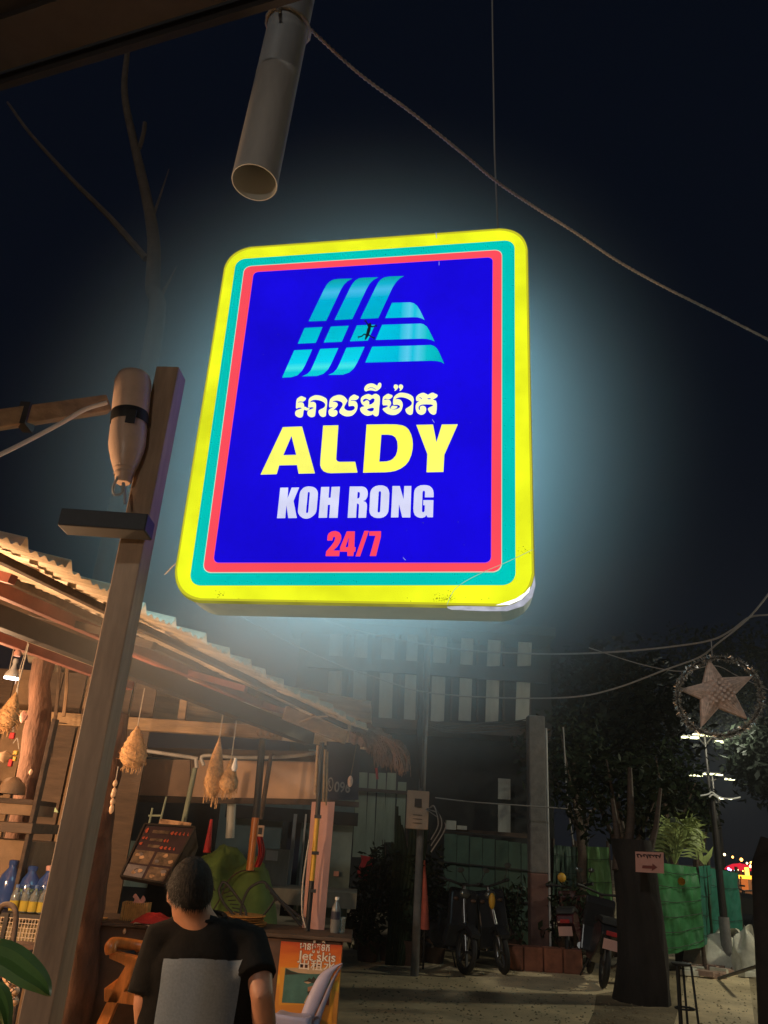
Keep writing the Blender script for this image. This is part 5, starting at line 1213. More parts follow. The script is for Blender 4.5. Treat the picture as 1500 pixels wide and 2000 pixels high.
# ================================================================== scooters
def make_scooter(label, paint, loc, rz):
    root = thing('parked_scooter', label, 'scooter', (0, 0, 0), 'scooters parked along the kerb')
    def wheel(x):
        t = MB(); t.smooth = True; nR, nr = 24, 8; Rr, r = .225, .040
        for i in range(nR):
            for j in range(nr):
                a, b = 2 * pi * i / nR, 2 * pi * j / nr; t.v.append(V((x + (Rr + r * cos(b)) * cos(a), r * sin(b) * .9, .27 + (Rr + r * cos(b)) * sin(a))))
        for i in range(nR):
            for j in range(nr): t.f.append([i * nr + j, ((i + 1) % nR) * nr + j, ((i + 1) % nR) * nr + (j + 1) % nr, i * nr + (j + 1) % nr])
        w = t.build('wheel', M['tyre'], root)
        rm = MB()
        for k in range(5): a = 2 * pi * k / 5; rm.beam((x, 0, .27), (x + .18 * cos(a), 0, .27 + .18 * sin(a)), .03, .03, (0, 1, 0))
        rm.tube([(x + .185 * cos(2 * pi * k / 20), 0, .27 + .185 * sin(2 * pi * k / 20)) for k in range(21)], .012, 5); rm.build('rim', M['chrome'], w)
    wheel(-.62); wheel(.62)
    def prof(pts, hw, nm, m, bev=.02): return MB().poly([[V((x, -hw, z)) for x, z in pts]], (0, 2 * hw, 0)).build(nm, m, root, bevel=bev)
    prof([(-.85, .62), (-.80, .72), (-.45, .74), (-.12, .68), (-.02, .50), (.12, .34), (.32, .32), (.34, .24), (-.1, .22), (-.45, .36), (-.70, .50)], .12, 'body', paint)
    prof([(.26, .30), (.36, .28), (.46, .55), (.42, .95), (.34, 1.0), (.32, .9), (.36, .6)], .20, 'front_shield', paint)
    prof([(.40, .52), (.62, .60), (.86, .50), (.84, .44), (.62, .53), (.42, .46)], .065, 'mudguard', paint, .01)
    prof([(-.82, .73), (-.78, .80), (-.45, .81), (-.15, .76), (-.12, .70), (-.45, .745)], .125, 'seat', M['black'])
    MB().tube([(.62, 0, .27), (.44, 0, .75), (.36, 0, 1.02)], .03, 8).build('fork', M['chrome'], root)
    MB().tube([(.24, -.34, 1.08), (.33, -.18, 1.06), (.35, 0, 1.03), (.33, .18, 1.06), (.24, .34, 1.08)], .016, 8).build('handlebar', M['black'], root)
    for s in (-1, 1):
        MB().tube([(.22, s * .36, 1.08), (.28, s * .26, 1.075)], .022, 8).build('grip', M['black'], root)
        mr_ = MB().tube([(.30, s * .26, 1.07), (.30, s * .34, 1.24)], .006, 5).build('mirror', M['black'], root)
        MB().ell((.30, s * .35, 1.27), (.012, .055, .035), 10, 6).build('mirror_glass', M['mirror'], mr_)
    MB().ell((.42, 0, .93), (.05, .085, .06), 14, 8).build('headlight', M['mirror'], root)
    for s in (-1, 1): MB().ell((.43, s * .13, .86), (.03, .04, .025), 8, 6).build('indicator', M['counter'], root)
    MB().box((-.90, 0, .52), (.01, .19, .12), tilt=Matrix.Rotation(R(-15), 3, 'Y')).build('number_plate', M['plate'], root)
    MB().box((-.86, 0, .64), (.05, .13, .05)).build('tail_light', M['red'], root, bevel=.01)
    MB().tube([(-.1, -.14, .22), (-.4, -.16, .24), (-.78, -.17, .34)], [.02, .035, .045], 8).build('exhaust', M['chrome'], root)
    MB().tube([(-.05, .12, .25), (-.02, .2, .02)], .012, 6).build('side_stand', M['dark_steel'], root)
    root.location = V(loc); root.rotation_euler.z = rz; return root
s1 = make_scooter('black scooter parked beside the closed red parasol', M['scoot'], (0, 0, 0), 0)
def place(o, px, Y, rz, lean): o.location = V((at(px, 1850, Y).x, Y, 0)); o.rotation_euler = (lean, 0, rz)
s2_ = copy_tree(s1); s2_['label'] = 'black scooter standing in the middle before the dull sheet fence'
s3_ = copy_tree(s1); s3_['label'] = 'black scooter with a tilted pinkish number plate facing away right of the kerb'
s4_ = copy_tree(s1); s4_['label'] = 'maroon scooter half hidden behind the scooter with the pinkish plate'
place(s1, 866, 11.9, R(-70), R(-6)); place(s2_, 955, 12.2, R(-80), R(8)); place(s3_, 1160, 11.6, R(82), R(10)); place(s4_, 1125, 12.9, R(70), R(-5))
for c in kids(s4_):
    if c.name.startswith(('body', 'front_shield', 'mudguard')): c.data = c.data.copy(); c.data.materials[0] = M['scoot2']
tag(MB().ell(at(961, 1760, 11.5), (.045, .04, .10), 10, 7).build('yellow_flower', M['yellow']), 'yellow flower bud glowing above the middle scooter', 'flower')
tag(MB().ell(at(1097, 1714, 13.0), (.07, .05, .07), 7, 5).build('yellow_flower', M['yellow']), 'yellow flower hanging among leaves right of the concrete pole', 'flower')

# ================================================================== green sheeting enclosure on the right
def sheet(name, label, quad, Y0, Y1, m, folds=9, amp=.05, rails=4):
    (xa, ya), (xb, yb), (xc_, yc_), (xd, yd) = quad
    A, B = at(xa, ya, Y0), at(xb, yb, Y1); Cc, D = at(xc_, yc_, Y1), at(xd, yd, Y0)
    root = thing(name, label, 'sheeting', V((A.x, A.y, max(0, D.z))))
    def fn(s, t):
        p = A.lerp(B, s).lerp(D.lerp(Cc, s), t); return p + V((.01, -amp * (noise.noise(V((s * folds, t * 3, Y0))) + .4 * noise.noise(V((s * folds * 3, t * 9, Y0)))), 0))
    MB().grid(fn, 30, 30).build('green_sheet', m, root, smooth=True)
    for k in range(rails):
        t = (k + .5) / rails; MB().tube([fn(s / 8, t) + V((0, -.035, -.03 * sin(s * .4))) for s in range(9)], .0045, 4).build('rope_line', M['black'], root)
    for s in (0, 1): MB().tube([fn(s, 0) + V((0, .06, .1)), V((fn(s, 1).x, fn(s, 1).y + .06, 0))], .03, 8).build('stake', M['dark_wood'], root)
    return root
sheet('sheeting_wall', 'dark green sheeting wall right of the concrete pole', [(1082, 1650), (1126, 1655), (1130, 1790), (1076, 1785)], 14.4, 14.6, M['fence'])
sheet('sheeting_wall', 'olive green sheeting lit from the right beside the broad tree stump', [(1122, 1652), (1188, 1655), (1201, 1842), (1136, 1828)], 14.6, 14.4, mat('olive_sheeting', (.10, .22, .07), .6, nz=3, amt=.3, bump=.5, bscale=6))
sheet('sheeting_wall', 'bright green crumpled sheeting wall below the palm fronds', [(1280, 1684), (1362, 1694), (1374, 1848), (1290, 1868)], 12.6, 13.2, M['green_net'], amp=.07, folds=5, rails=6)
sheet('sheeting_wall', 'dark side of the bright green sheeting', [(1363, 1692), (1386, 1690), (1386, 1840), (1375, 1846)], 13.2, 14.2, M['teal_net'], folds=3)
sheet('sheeting_wall', 'smooth teal green sheeting wall at the end behind the thin lamp post', [(1386, 1695), (1440, 1705), (1451, 1828), (1384, 1830)], 14.4, 14.8, M['teal_net'], folds=4, rails=2)
tag(MB().lathe(at(1330, 1722, 12.4), [(.0, 0), (.05, .0), (.055, .02), (.05, .04)], 12, (0, -1, .2)).build('yellow_ornament', M['yellow']), 'small golden ornament hanging on the bright green sheeting', 'ornament')
# trunk and notice
tk = thing('tree_stump', 'broad dark trunk standing in the foreground right of the green sheeting', 'tree', V((at(1245, 1800, 10.3).x, 10.3, 0)))
rs = random.Random(4); z0 = at(1245, 1700, 10.3).z; mb = MB(); mb.smooth = True
for i in range(22):
    t = i / 21; z = z0 * t * 1.25
    for k in range(26):
        a = 2 * pi * k / 26; r = (.29 - .05 * t + .18 * max(0, .25 - t)) * (1 + .16 * noise.noise(V((cos(a) * 2, sin(a) * 2, z * 1.2))) + .07 * noise.noise(V((cos(a) * 7, sin(a) * 7, z * 3))))
        mb.v.append(V((tk.location.x + r * cos(a) + .05 * sin(z * 2), 10.3 + r * sin(a), z)))
for i in range(21):
    for k in range(26): mb.f.append([i * 26 + k, i * 26 + (k + 1) % 26, (i + 1) * 26 + (k + 1) % 26, (i + 1) * 26 + k])
mb.f.append([21 * 26 + k for k in range(26)])
mb.build('trunk', mat('black_bark', (.018, .014, .012), .95, nz=5, amt=.7, bump=1., stretch=(1, 1, .25)), tk)
for (x0, y0, x1, y1, r) in ((1205, 1700, 1196, 1560, .06), (1262, 1690, 1290, 1540, .05), (1225, 1690, 1230, 1500, .07)):
    MB().tube([at(x0, y0, 10.3), at((x0 + x1) / 2 + 5, (y0 + y1) / 2, 10.4), at(x1, y1, 10.5)], [r, r * .7, r * .4], 8).build('limb', M['dark_wood'], tk)
# dark tree crown in many clumps above
for k, (x, y, Y, r, lb) in enumerate(((1120, 1490, 14.5, 1.1, 'leftmost of the dark tree crowns behind the hanging star'), (1205, 1550, 11.5, .8, 'dark crown above the broad dark trunk'), (1295, 1525, 16.5, .95, 'dark crown left of the nearest street lamp'), (1350, 1575, 17, .6, 'thin crown catching lamp light beside the lamp posts'))):
    c = at(x, y, Y); root = thing('leafy_tree', lb, 'tree', V((c.x, Y, 0)), 'trees along the dark lane')
    MB().tube([V((c.x, Y, 0)), V((c.x + .1, Y, c.z * .5)), c], [.10, .08, .03], 8).build('trunk', M['dark_wood'], root)
    for j in range(3): MB().tube([V((c.x + .08, Y, c.z * .6)), c + V((cos(j * 2.1) * r * .7, sin(j * 2.1) * r * .7, .2 * j))], [.04, .012], 6).build('limb', M['dark_wood'], root)
    leafcloud(c, (r, r, r * .8), 1500, .17, 40 + k, M['leaf'], 'crown', root)
for k, (x, y, Y, r, lb) in enumerate(((1130, 1405, 19, 1.9, 'added black tree crown rising right of the slatted house'), (1235, 1380, 20, 2.0, 'added black tree crown left of the hanging star'), (1335, 1345, 34, 2.9, 'added black tree crown directly behind the hanging star'), (1460, 1330, 34, 3.0, 'added black tree crown above the right end of the lane'), (1512, 1490, 24, 1.5, 'added black tree crown at the right edge above the distant bulbs'))):  # black crowns added to darken the sky behind the lane
    c = at(x, y, Y); root = thing('added_dark_tree', lb, 'tree', V((c.x, Y, 0)), 'dark trees added to blacken the sky behind the lane')
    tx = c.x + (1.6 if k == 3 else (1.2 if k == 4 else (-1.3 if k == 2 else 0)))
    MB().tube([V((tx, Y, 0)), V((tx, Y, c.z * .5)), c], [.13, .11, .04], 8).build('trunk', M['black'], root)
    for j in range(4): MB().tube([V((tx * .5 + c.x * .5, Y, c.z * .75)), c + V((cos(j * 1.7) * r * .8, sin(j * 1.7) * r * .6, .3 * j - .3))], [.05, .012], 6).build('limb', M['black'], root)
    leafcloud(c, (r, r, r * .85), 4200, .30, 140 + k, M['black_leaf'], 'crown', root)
# pebbles and litter on the ground
rs = random.Random(99); mb = MB()
for k in range(1500):
    p = atz(rs.uniform(690, 1490), rs.uniform(1850, 2010) if k % 3 else rs.uniform(1900, 2010), .004); q = rs.uniform(.005, .022); b_ = len(mb.v); a0_ = rs.uniform(0, 6)
    for j in range(4): mb.v.append(p + V((cos(a0_ + j * pi / 2) * q * rs.uniform(.6, 1.2), sin(a0_ + j * pi / 2) * q * rs.uniform(.6, 1.2), 0)))
    mb.v.append(p + V((0, 0, q * rs.uniform(.3, .8)))); mb.f += [[b_ + j, b_ + (j + 1) % 4, b_ + 4] for j in range(4)]
tag(mb.build('gravel', mat('pebbles', (.34, .28, .17), .9, nz=3, amt=.5)), kind='stuff')
# arrow notice
an = thing('arrow_notice', 'pink paper notice with handwriting and a dark arrow pointing right', 'notice', at(1269, 1702, 9.75))
P = [at(1241, 1663, 9.75), at(1296, 1665, 9.75), at(1297, 1706, 9.75), at(1242, 1703, 9.75)]
MB().poly([P], (0, .012, 0)).build('paper', M['paper'], an)
redink = mat('brown_red_ink', (.22, .05, .04), .7)
def np_(x, y, o=.006): return at(1240 + x, 1663 + y, 9.75 - o)
MB().poly([[np_(15, 27), np_(34, 28), np_(34, 23.5), np_(44, 31), np_(33, 38), np_(33.5, 33.5), np_(14, 32.5)]]).build('arrow', redink, an)
rs = random.Random(9)
for k in range(8):
    x = 4 + k * 6
    MB().tube([np_(x, 5 + k * .4), np_(x + 2.5, 12 + rs.uniform(-2, 2)), np_(x + 4, 6 + rs.uniform(-1, 2))][: 2 + k % 2], .007, 4).build('pen_stroke', M['ink'], an)
    if k % 2 == 0: MB().tube([np_(x + .5, 5.5 + k * .3), np_(x + 5, 5.5 + k * .4)], .006, 4).build('pen_stroke', M['ink'], an)
# palm fronds
pm = thing('palm', 'palm fronds fanning out over the bright green sheeting', 'palm', V((at(1330, 1700, 14).x, 14, 0)))
PB = at(1318, 1688, 14)
MB().tube([V((PB.x, 14, 0)), PB], [.11, .07], 10).build('trunk', M['tree'], pm)
rs = random.Random(6)
fr = [(1285, 1620), (1300, 1598), (1328, 1606), (1352, 1598), (1366, 1618), (1374, 1640), (1282, 1645), (1345, 1622), (1310, 1628), (1372, 1666), (1296, 1665)]
for (x, y) in fr:
    tip = at(x, y, 14 + rs.uniform(-.6, .5)); mid = PB.lerp(tip, .55) + V((0, 0, .25)); P = spline([PB, mid, tip], 9); mb = MB(); mb.tube(P, [.013 - .0005 * i for i in range(len(P))], 4)
    for i in range(3, len(P)):
        d = (P[i] - P[i - 1]).normalized()
        for s in (-1, 1):
            sd2 = d.cross(V((rs.uniform(-.3, .3), 1, rs.uniform(-.3, .3)))).normalized() * s; L = .34 * (1 - i / len(P) * .5)
            tipv = P[i] + (sd2 * .8 + d * .7 + V((0, 0, -.35))).normalized() * L; w = d * .022
            mb.quad(P[i] - w, P[i].lerp(tipv, .5) - w + ZU * .03, tipv, P[i].lerp(tipv, .5) + w + ZU * .03)
    mb.build('frond', M['palm'], pm)
b2 = thing('broad_leaf_plant', 'pair of bright upright leaves beside the thin lamp post', 'plant', V((at(1380, 1690, 13.9).x, 13.9, 0)))
for pts in ([(1378, 1690), (1384, 1672), (1393, 1653)], [(1376, 1690), (1371, 1678), (1368, 1662)], [(1380, 1690), (1376, 1680), (1377, 1670)]):
    P = [at(x, y, 13.9) for x, y in pts]; MB().poly([[P[0], P[1] + V((-.05, 0, 0)), P[2], P[1] + V((.05, 0, 0))]], (0, .01, 0)).build('leaf', M['palm'], b2)
MB().tube([V((at(1378, 1690, 13.9).x, 13.9, 0)), at(1378, 1690, 13.9)], .02, 6).build('stem', M['leaf'], b2)
# three legged stool frame, rods, paver pile, sacks
sf = thing('stool_frame', 'dark metal stool frame standing on the path right of the stump', 'stool', V((at(1330, 1940, 8.7).x, 8.7, 0)))
z1 = at(1330, 1885, 8.7).z; x1_ = at(1332, 1900, 8.7).x
MB().lathe(V((x1_, 8.7, z1)), [(.0, 0), (.09, 0), (.10, .02), (0, .03)], 16).build('seat', M['black'], sf)
for dx, dy in ((-.07, -.06), (.08, -.04), (0, .08), (.04, .07)): MB().tube([V((x1_ + dx, 8.7 + dy, z1)), V((x1_ + dx * 1.3, 8.7 + dy * 1.4, 0))], .012, 7).build('leg', M['black'], sf)
MB().tube([V((x1_ + .09 * cos(t), 8.7 + .08 * sin(t), z1 * .35)) for t in [2 * pi * i / 12 for i in range(13)]], .010, 6).build('foot_ring', M['black'], sf)
o = MB().tube([atz(1404, 1911, .02), atz(1476, 1888, .35)], .022, 8).build('metal_rod', M['concrete']); tag(o, 'grey metal rod lying slanted over the pavers at the right', 'rod')
pv = thing('paver_pile', 'loose pinkish pavers strewn beside the white sacks', 'pavers', atz(1400, 1900, 0))
rs = random.Random(12)
for k in range(34):
    p = atz(rs.uniform(1345, 1472), rs.uniform(1888, 1912), .0); MB().box(p + ZU * rs.uniform(.035, .06), (.24, .13, .07), rs.uniform(-.9, .9), Matrix.Rotation(rs.uniform(-.15, .15), 3, 'X')).build('paver', M['brick'] if k % 3 else M['bag'], pv, bevel=.006)
for k, (x, y, w, h, lb) in enumerate(((1412, 1893, .55, .50, 'largest crumpled white sack heaped at the foot of the teal sheeting'), (1448, 1890, .45, .42, 'crumpled white sack at the right of the heap'), (1462, 1862, .22, .62, 'small white sack standing behind the heap'), (1395, 1893, .32, .28, 'small pale sack at the left of the heap'))):
    c = atz(x, y, 0)
    if k == 2: c = V((at(1460, 1862, 13.2).x, 13.2, 0))
    o = MB().grid(lambda s, t, c=c, w=w, h=h, k=k: c + V((cos(2 * pi * s) * cos(pi / 2 * t) ** .8 * w * (1 + .35 * noise.noise(V((cos(2 * pi * s) * 2, sin(2 * pi * s) * 2 + k, t * 3)))), sin(2 * pi * s) * cos(pi / 2 * t) ** .8 * w * .7, sin(pi / 2 * t) * h * (1 + .4 * noise.noise(V((s * 6, t * 2, k)))))), 36, 18).build('sack', M['bag'], smooth=True)
    tag(o, lb, 'sack', 'white sacks heaped by the teal sheeting')
mb = MB().tube([V((at(1486, 1800, 9.3).x, 9.3, 0)), at(1488, 1690, 9.3) , at(1500, 1640, 9.3)], [.14, .11, .08], 12)
tag(mb.build('dark_post', mat('dark_reddish_bark', (.014, .008, .006), .9, nz=8, amt=.5, bump=.6)), 'dark reddish post at the right edge of the view', 'post')

# ================================================================== street lamps receding down the lane
lamp_m = glow('street_lamp_glow', (1.0, 1.0, .55), 3.5, sample=False)
lamp_far = glow('far_lamp_glow', (1.0, .98, .62), 12, sample=False)
def street_lamp(px, py, Z, label, n=3, scale=1., m=lamp_m, light=0, w=.62):
    h = atz(px, py, Z); root = thing('street_lamp', label, 'street lamp', V((h.x, h.y, 0)), 'street lamps along the lane')
    MB().tube([V((h.x, h.y, 0)), V((h.x, h.y, Z * .5)), V((h.x, h.y, Z + .08))], [.065, .055, .04], 10).build('lamp_post', M['dark_steel'], root)
    offs = [(-w, -.05), (0, .05), (w * .95, -.12)][:n] if n == 3 else [(-w, 0), (w * .5, .05)][:n]
    for i, (dx, dz) in enumerate(offs):
        L = (.22, .34, .16)[i % 3] * scale; p = V((h.x + dx * scale, h.y - .1, Z + dz))
        MB().tube([V((h.x, h.y, Z - .25)), V((h.x + dx * .6, h.y, Z + .02)), p + ZU * .05], .022, 6).build('lamp_arm', M['dark_steel'], root)
        hd2 = MB().box(p + ZU * .05, (L * 2, .2, .05)).build('lamp_head', M['dark_steel'], root, bevel=.01)
        MB().box(p - ZU * .0, (L * 1.9, .18, .05)).build('lamp_panel', m, hd2)
    if light:
        ld = bpy.data.lights.new('street_light', 'POINT'); ld.energy = light; ld.color = (1, 1, .78); ld.shadow_soft_size = .3
        lo = bpy.data.objects.new('street_light', ld); col.objects.link(lo); lo.location = V((h.x, h.y - 1.6, Z - .1))
street_lamp(1376, 1440, 5.2, 'nearest and highest street lamp directly below the hanging star', 3, 1.2, light=420, w=.42)
rl = thing('street_lamp', 'street lamp just outside the right edge lighting the white sacks', 'street lamp', (8.6, 11.5, 0), 'street lamps along the lane')
MB().tube([(8.6, 11.5, 0), (8.6, 11.5, 4.2)], .06, 10).build('lamp_post', M['concrete'], rl)
MB().box((8.5, 11.5, 4.25), (.4, .2, .06)).build('lamp_head', M['dark_steel'], rl); MB().box((8.5, 11.5, 4.2), (.36, .16, .03)).build('lamp_panel', lamp_m, rl)
ld = bpy.data.lights.new('street_light', 'POINT'); ld.energy = 420; ld.color = (1, .95, .7); ld.shadow_soft_size = .2
lo = bpy.data.objects.new('street_light', ld); col.objects.link(lo); lo.location = (8.5, 11.5, 4.0)
street_lamp(1391, 1515, 5.2, 'second street lamp below the nearest one', 3, 1.3, light=420, w=.6)
street_lamp(1402, 1561, 5.2, 'third street lamp half hidden behind the thin cables', 2, 1.3, lamp_far, w=.6)
street_lamp(1402, 1590, 5.2, 'fourth street lamp down the lane, glinting above the palm', 1, 1.0, lamp_far, w=.4)
street_lamp(1406, 1612, 5.2, 'fifth street lamp down the lane, right of the thin post', 1, 1.4, lamp_far, w=.4)
street_lamp(1378, 1624, 5.2, 'far street lamp left of the thin post above the palm', 2, 2.2, lamp_far, w=1.1)
street_lamp(1369, 1634, 5.2, 'farthest street lamp low behind the palm fronds', 1, 2.6, lamp_far, w=.4)
# thin near lamp post in front of the sheeting, with cable fork
tl = thing('thin_post', 'thin dark post with a pale foot in front of the teal sheeting', 'post', atz(1424, 1898, 0))
b = tl.location.copy(); ztop = atz(1398, 1545, 0); zt2 = (at(1391, 1560, b.y)).z
MB().tube([b, V((b.x, b.y, .75))], [.085, .08], 12).build('pale_foot', M['concrete'], tl)
MB().tube([V((b.x, b.y, .752)), V((b.x, b.y, zt2))], [.06, .045], 12).build('dark_shaft', M['dark_steel'], tl)
for pts in ([(1368, 1554), (1383, 1551), (1390, 1547), (1400, 1554), (1412, 1559), (1430, 1560), (1446, 1557)], [(1385, 1557), (1392, 1552), (1404, 1560)]):
    MB().tube(spline([at(x, y, b.y - .1) for x, y in pts], 4), .013, 6).build('cable_bracket', M['white'], tl)
# distant string lights, lit red parasol, lit kiosk
amb = glow('amber_bulb', (1, .42, .08), 8, sample=False); amb2 = glow('white_bulb_glow', (1, .7, .35), 7, sample=False)
rs = random.Random(21)
for i, (x, y, s) in enumerate(((1415, 1669, .10), (1431, 1674, .09), (1448, 1679, .13), (1459, 1686, .08), (1467, 1685, .10), (1473, 1684, .09), (1466, 1692, .12), (1484, 1694, .16), (1499, 1700, .10), (1441, 1699, .05), (1451, 1701, .05), (1493, 1726, .09))):
    p = at(x, y, 45); s *= .65; root = tag(MB().ell(p, (s, s, s), 8, 6).build('string_bulb', amb if i % 3 else amb2), ['highest amber bulb at the left end of the distant string', 'second amber bulb from the left of the distant string', 'large bulb of the distant string above the lit red parasol', 'small bulb right of the large one above the red parasol', 'bulb in the tight pair above the red parasol', 'right bulb of the tight pair above the red parasol', 'bulb hanging just below the tight pair', 'largest amber bulb close to the right edge', 'amber bulb at the very right edge', 'tiny left bulb under the red parasol', 'tiny right bulb under the red parasol', 'lone low bulb at the right edge beyond the kiosk'][i], 'bulb', 'distant string of amber bulbs')
rpx = thing('lit_parasol', 'distant red parasol with its lamplight put into a glowing canopy', 'parasol', V((at(1447, 1700, 46).x, 46, 0)))
pc = at(1447, 1700, 46); MB().lathe(pc, [(.85, 0), (.7, .16), (.4, .3), (0, .36)], 16).build('canopy', glow('glowing_red_canvas', (1, .02, .05), .8, sample=False), rpx)  # canopy emits; the light from below is put into its material
MB().tube([V((pc.x, 46, 0)), pc + ZU * .4], .04, 6).build('shaft', M['wood'], rpx)
for (x, y, m_, s) in ((1423, 1697, (.5, .4, 1), .07), (1427, 1699, (.9, .5, 1), .05), (1436, 1700, (.4, .8, 1), .05)): MB().ell(at(x, y, 45.5), s, 8, 6).build('fairy_light', glow('fairy', m_, 5, sample=False), rpx)
kk = thing('lit_kiosk', 'distant kiosk with a glowing amber counter', 'kiosk', V((at(1453, 1715, 42).x, 42, 0)))
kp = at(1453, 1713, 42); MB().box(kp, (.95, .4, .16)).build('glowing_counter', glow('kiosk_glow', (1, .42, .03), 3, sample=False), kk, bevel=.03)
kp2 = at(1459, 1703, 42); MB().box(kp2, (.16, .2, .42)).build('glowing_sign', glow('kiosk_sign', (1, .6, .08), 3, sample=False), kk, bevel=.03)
kp3 = at(1453, 1728, 42); MB().box(kp3, (.3, .3, .5)).build('glowing_window', glow('kiosk_window', (1, .25, .05), .6, sample=False), kk)
MB().box((kp.x, 42.2, (kp.z - .1) / 2), (1.0, .5, kp.z - .1)).build('stand', M['counter'], kk)
mb = MB()
for k in range(4): pass
ld = bpy.data.lights.new('kiosk_light', 'POINT'); ld.energy = 60; ld.color = (1, .5, .2); ld.shadow_soft_size = .2
lo = bpy.data.objects.new('kiosk_light', ld); col.objects.link(lo); lo.location = kp + V((.4, -1.2, -.3))
# parked vehicles silhouettes near right edge
for i, (x, Y, lb) in enumerate(((1478, 17.5, 'dark scooter far right beyond the sacks, nearer one'), (1468, 21, 'dark scooter far right beyond the sacks, farther one'))):
    c = copy_tree(s1); c['label'] = lb; place(c, x, Y, R(100 + 30 * i), R(5))

# ================================================================== hanging star and overhead cables
YT = 7.6
cS = at(1405, 1360, YT)
sr = thing('star_ornament', 'woven bamboo star inside a tinsel covered ring hanging from a cable', 'star', at(1405, 1442, YT))
Rr = .41
ringp = [at(1405 + 82 * cos(t), 1361 + 76 * sin(t), YT + .08 * cos(t)) for t in [2 * pi * i / 40 for i in range(41)]]
MB().tube(ringp, .012, 6).build('ring', M['dark_steel'], sr)
rs = random.Random(13); mb = MB()
for i in range(3000):
    t = rs.uniform(0, 2 * pi); p = at(1405 + 82 * cos(t), 1361 + 76 * sin(t), YT + .08 * cos(t)); d = V((rs.gauss(0, 1), rs.gauss(0, 1), rs.gauss(0, 1))).normalized()
    L = rs.uniform(.02, .055); w = d.cross(V((rs.uniform(-1, 1), 1, rs.uniform(-1, 1)))).normalized() * .0028
    mb.quad(p - w, p + w, p + d * L + w, p + d * L - w)
mb.build('tinsel', M['tinsel'], sr)['kind'] = 'stuff'
sp = [(1384, 1288), (1410, 1323), (1470, 1321), (1436, 1357), (1459, 1404), (1404, 1383), (1370, 1420), (1369, 1365), (1327, 1346), (1373, 1334)]
SPp = [at(x, y, YT - .01) for x, y in sp]; cc2 = sum(SPp, V((0, 0, 0))) / 10
body_ = MB(); 
for i in range(10):
    a, b = SPp[i], SPp[(i + 1) % 10]; ctr = cc2 + V((0, -.06, 0)); body_.quad(a, b, ctr); body_.quad(b + V((0, .03, 0)), a + V((0, .03, 0)), cc2 + V((0, .08, 0))); body_.quad(a, b, b + V((0, .03, 0)), a + V((0, .03, 0)))
body_.build('star_core', M['star_edge'], sr)
# woven strips over each arm
def wpt(i, j, o): return None
wv = MB()
for arm in range(5):
    tip = SPp[arm * 2]; l, r_ = SPp[arm * 2 - 1], SPp[(arm * 2 + 1) % 10]; ctr = cc2 + V((0, -.06, 0))
    nst = 7
    for k in range(nst):
        f0, f1 = (k + .12) / nst, (k + .88) / nst
        def ed(f): return l.lerp(r_, f)
        def up3(p, f): return p + V((0, -.012 - .03 * (1 - abs(2 * f - 1)), 0))
        wv.quad(up3(ed(f0), f0), up3(ed(f1), f1), up3(tip.lerp(ed(f1), .05), .0), up3(tip.lerp(ed(f0), .05), .0))
wv.build('woven_strips', M['star'], sr)['kind'] = 'stuff'
wv = MB()
for i in range(9):
    for j in range(9):
        if (i + j) % 2: continue
        x, y = 1378 + i * 6.2 + j * 1.2, 1326 + j * 5.6 - i * 1.0
        if abs(x - 1404) + abs(y - 1352) > 38: continue
        P = [at(x + a * 2.8, y + b * 2.5, YT - .125) for a, b in ((-1, -1), (1, -1), (1, 1), (-1, 1))]; wv.quad(*P)
wv.build('woven_centre', M['star'], sr)['kind'] = 'stuff'
MB().tube([at(1389, 1249, YT), at(1391, 1283, YT)], .006, 5).build('hook_wire', M['cable'], sr)
def cable(pts, Ys, r, label, m=None, name='overhead_cable', cat='cable'):
    P = [at(x, y, Ys[0] + (Ys[1] - Ys[0]) * i / (len(pts) - 1)) for i, (x, y) in enumerate(pts)]
    tag(MB().tube(spline(P, 8), r, 6).build(name, m or M['cable']), label, cat)
cable([(560, 1180), (660, 1220), (760, 1246), (900, 1269), (1010, 1276), (1110, 1277), (1220, 1272), (1320, 1262), (1390, 1250), (1430, 1230), (1463, 1206), (1500, 1201), (1560, 1200)], (9.5, 7.2), .010, 'upper pale cable sagging below the lit sign towards the hanging star')
cable([(430, 1175), (500, 1222), (640, 1290), (730, 1322), (820, 1350), (950, 1362), (1110, 1362), (1200, 1345), (1300, 1308), (1365, 1284), (1400, 1258), (1463, 1206), (1520, 1135)], (10, 7.2), .009, 'lower cable sagging across the slatted house and rising behind the star')
cable([(1150, 1265), (1250, 1297), (1330, 1311), (1395, 1300), (1440, 1320), (1500, 1347), (1560, 1372)], (9, 7.8), .006, 'thin cable crossing behind the hanging star')
cable([(850, 1558), (930, 1567), (1060, 1576), (1160, 1584)], (13, 13), .010, 'thin low cable in front of the slatted house')
cable([(1100, 1420), (1108, 1560), (1120, 1650)], (12.5, 12.5), .012, 'thin cord hanging down right of the square concrete pole')
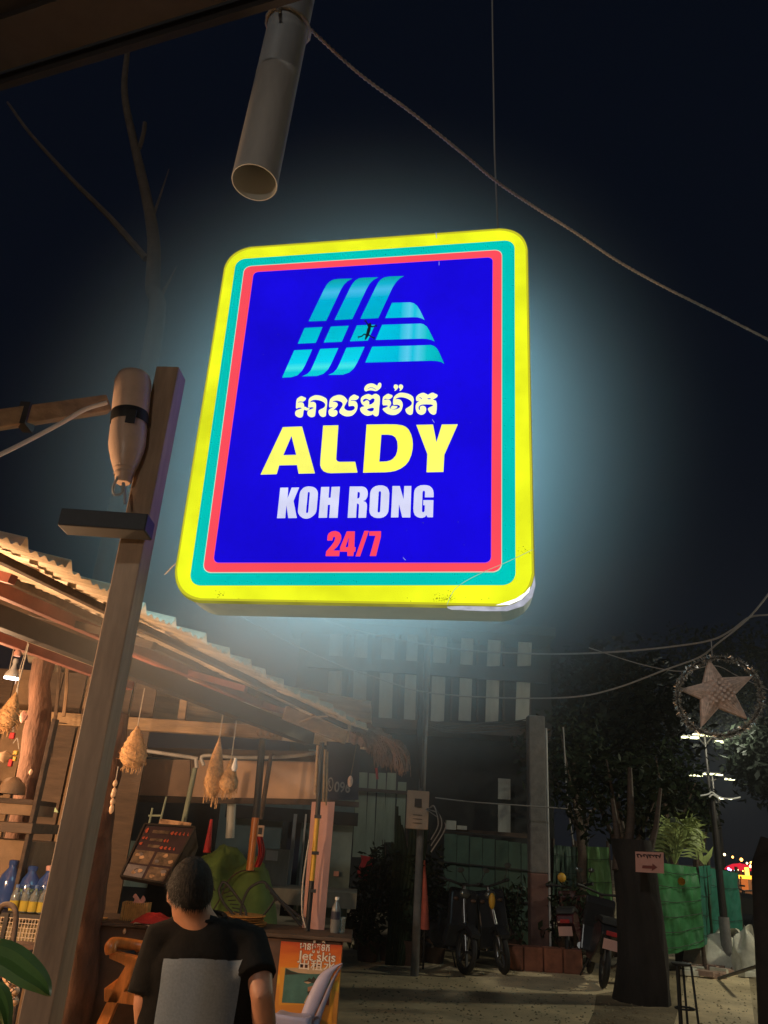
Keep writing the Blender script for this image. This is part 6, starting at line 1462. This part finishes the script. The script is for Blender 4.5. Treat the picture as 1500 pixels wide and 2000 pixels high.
# thatch bundle at the far corner of the roof
tb2 = thing('thatch_bundle', 'drooping bundle of dry thatch hanging at the far corner of the stall roof', 'thatch', at(740, 1475, 6.9))
rs = random.Random(31); mb = MB()
for i in range(620):
    u = rs.random(); x0 = 690 + 72 * u + rs.uniform(-6, 6); y0 = 1425 + 22 * u ** 1.5 + rs.uniform(-5, 5); Yt = 6.5 + rs.uniform(0, .7)
    L = rs.uniform(25, 70) * (1.0 if u > .2 else .7); dx = 22 + 14 * rs.random()
    mb.tube([at(x0, y0, Yt), at(x0 + dx * .7, y0 + L * .28, Yt), at(x0 + dx, y0 + L * .65, Yt), at(x0 + dx * 1.05 + rs.uniform(-3, 3), y0 + L, Yt)], [.008, .007, .005, .003], 3, cap=False)
mb.build('straw', M['thatch'], tb2)['kind'] = 'stuff'
mb = MB().tube(spline([at(685, 1428, 6.8), at(715, 1436, 6.8), at(745, 1452, 6.8), at(762, 1470, 6.8)], 5), [.09 + .01 * (i % 3) for i in range(16)], 10)
mb.build('bundle_core', M['thatch'], tb2)
lt = thing('small_gourd', 'small reddish gourd dangling below the thatch bundle', 'gourd', at(684, 1535, 6.6))
MB().ell(at(684, 1526, 6.6), (.022, .022, .045), 10, 7).build('gourd_body', M['star'], lt); MB().tube([at(696, 1455, 6.6), at(690, 1490, 6.6), at(685, 1517, 6.6)], .004, 5).build('string', M['thatch'], lt)
tag(MB().tube([at(735, 1500, 7), at(737, 1522, 7)], .012, 6).build('red_tassel', M['red']), 'red tassel hanging at the right end of the thatch', 'tassel')

# ================================================================== haze of the damp night air
hz = bpy.data.materials.new('night_air'); hz.use_nodes = True; nt = hz.node_tree; nt.nodes.clear()
ho = nt.nodes.new('ShaderNodeOutputMaterial'); hv = nt.nodes.new('ShaderNodeVolumePrincipled')
hv.inputs['Color'].default_value = (.8, .85, .9, 1); hv.inputs['Density'].default_value = HAZE_D; hv.inputs['Anisotropy'].default_value = HAZE_G
link(nt, hv.outputs[0], ho.inputs['Volume'])
o = MB().box((0, 72, 6), (190, 180, 14)).build('haze', hz); tag(o, kind='stuff')
# volume added round the light box to imitate lens glow, lit by its rear face; it thins out evenly from the middle
mm = bpy.data.materials.new('lens_glow'); mm.use_nodes = True; nt = mm.node_tree; nt.nodes.clear()
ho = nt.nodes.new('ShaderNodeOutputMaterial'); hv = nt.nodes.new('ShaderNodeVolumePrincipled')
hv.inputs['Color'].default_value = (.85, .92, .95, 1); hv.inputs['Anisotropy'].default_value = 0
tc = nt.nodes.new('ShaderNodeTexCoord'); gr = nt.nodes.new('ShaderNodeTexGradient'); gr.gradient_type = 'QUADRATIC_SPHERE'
mu = nt.nodes.new('ShaderNodeMath'); mu.operation = 'MULTIPLY'; mu.inputs[1].default_value = GLOW_D
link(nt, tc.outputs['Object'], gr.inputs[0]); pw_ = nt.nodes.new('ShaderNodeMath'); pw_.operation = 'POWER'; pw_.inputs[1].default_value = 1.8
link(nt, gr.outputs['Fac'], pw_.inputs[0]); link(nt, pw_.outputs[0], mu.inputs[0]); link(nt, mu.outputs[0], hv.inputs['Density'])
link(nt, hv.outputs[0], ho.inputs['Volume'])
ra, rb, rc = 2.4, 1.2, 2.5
me = MB().ell((0, 0, 0), 1.0, 48, 32).build('glow_volume', mm, sroot); me.parent = None; tag(me, kind='stuff')
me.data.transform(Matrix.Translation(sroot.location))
me.matrix_world = Matrix.Translation(sg(*GLOW_P) - SN * (rb * .75)) @ Matrix((SR, -SN, ZU)).transposed().to_4x4() @ Matrix.Diagonal((ra, rb, rc, 1))
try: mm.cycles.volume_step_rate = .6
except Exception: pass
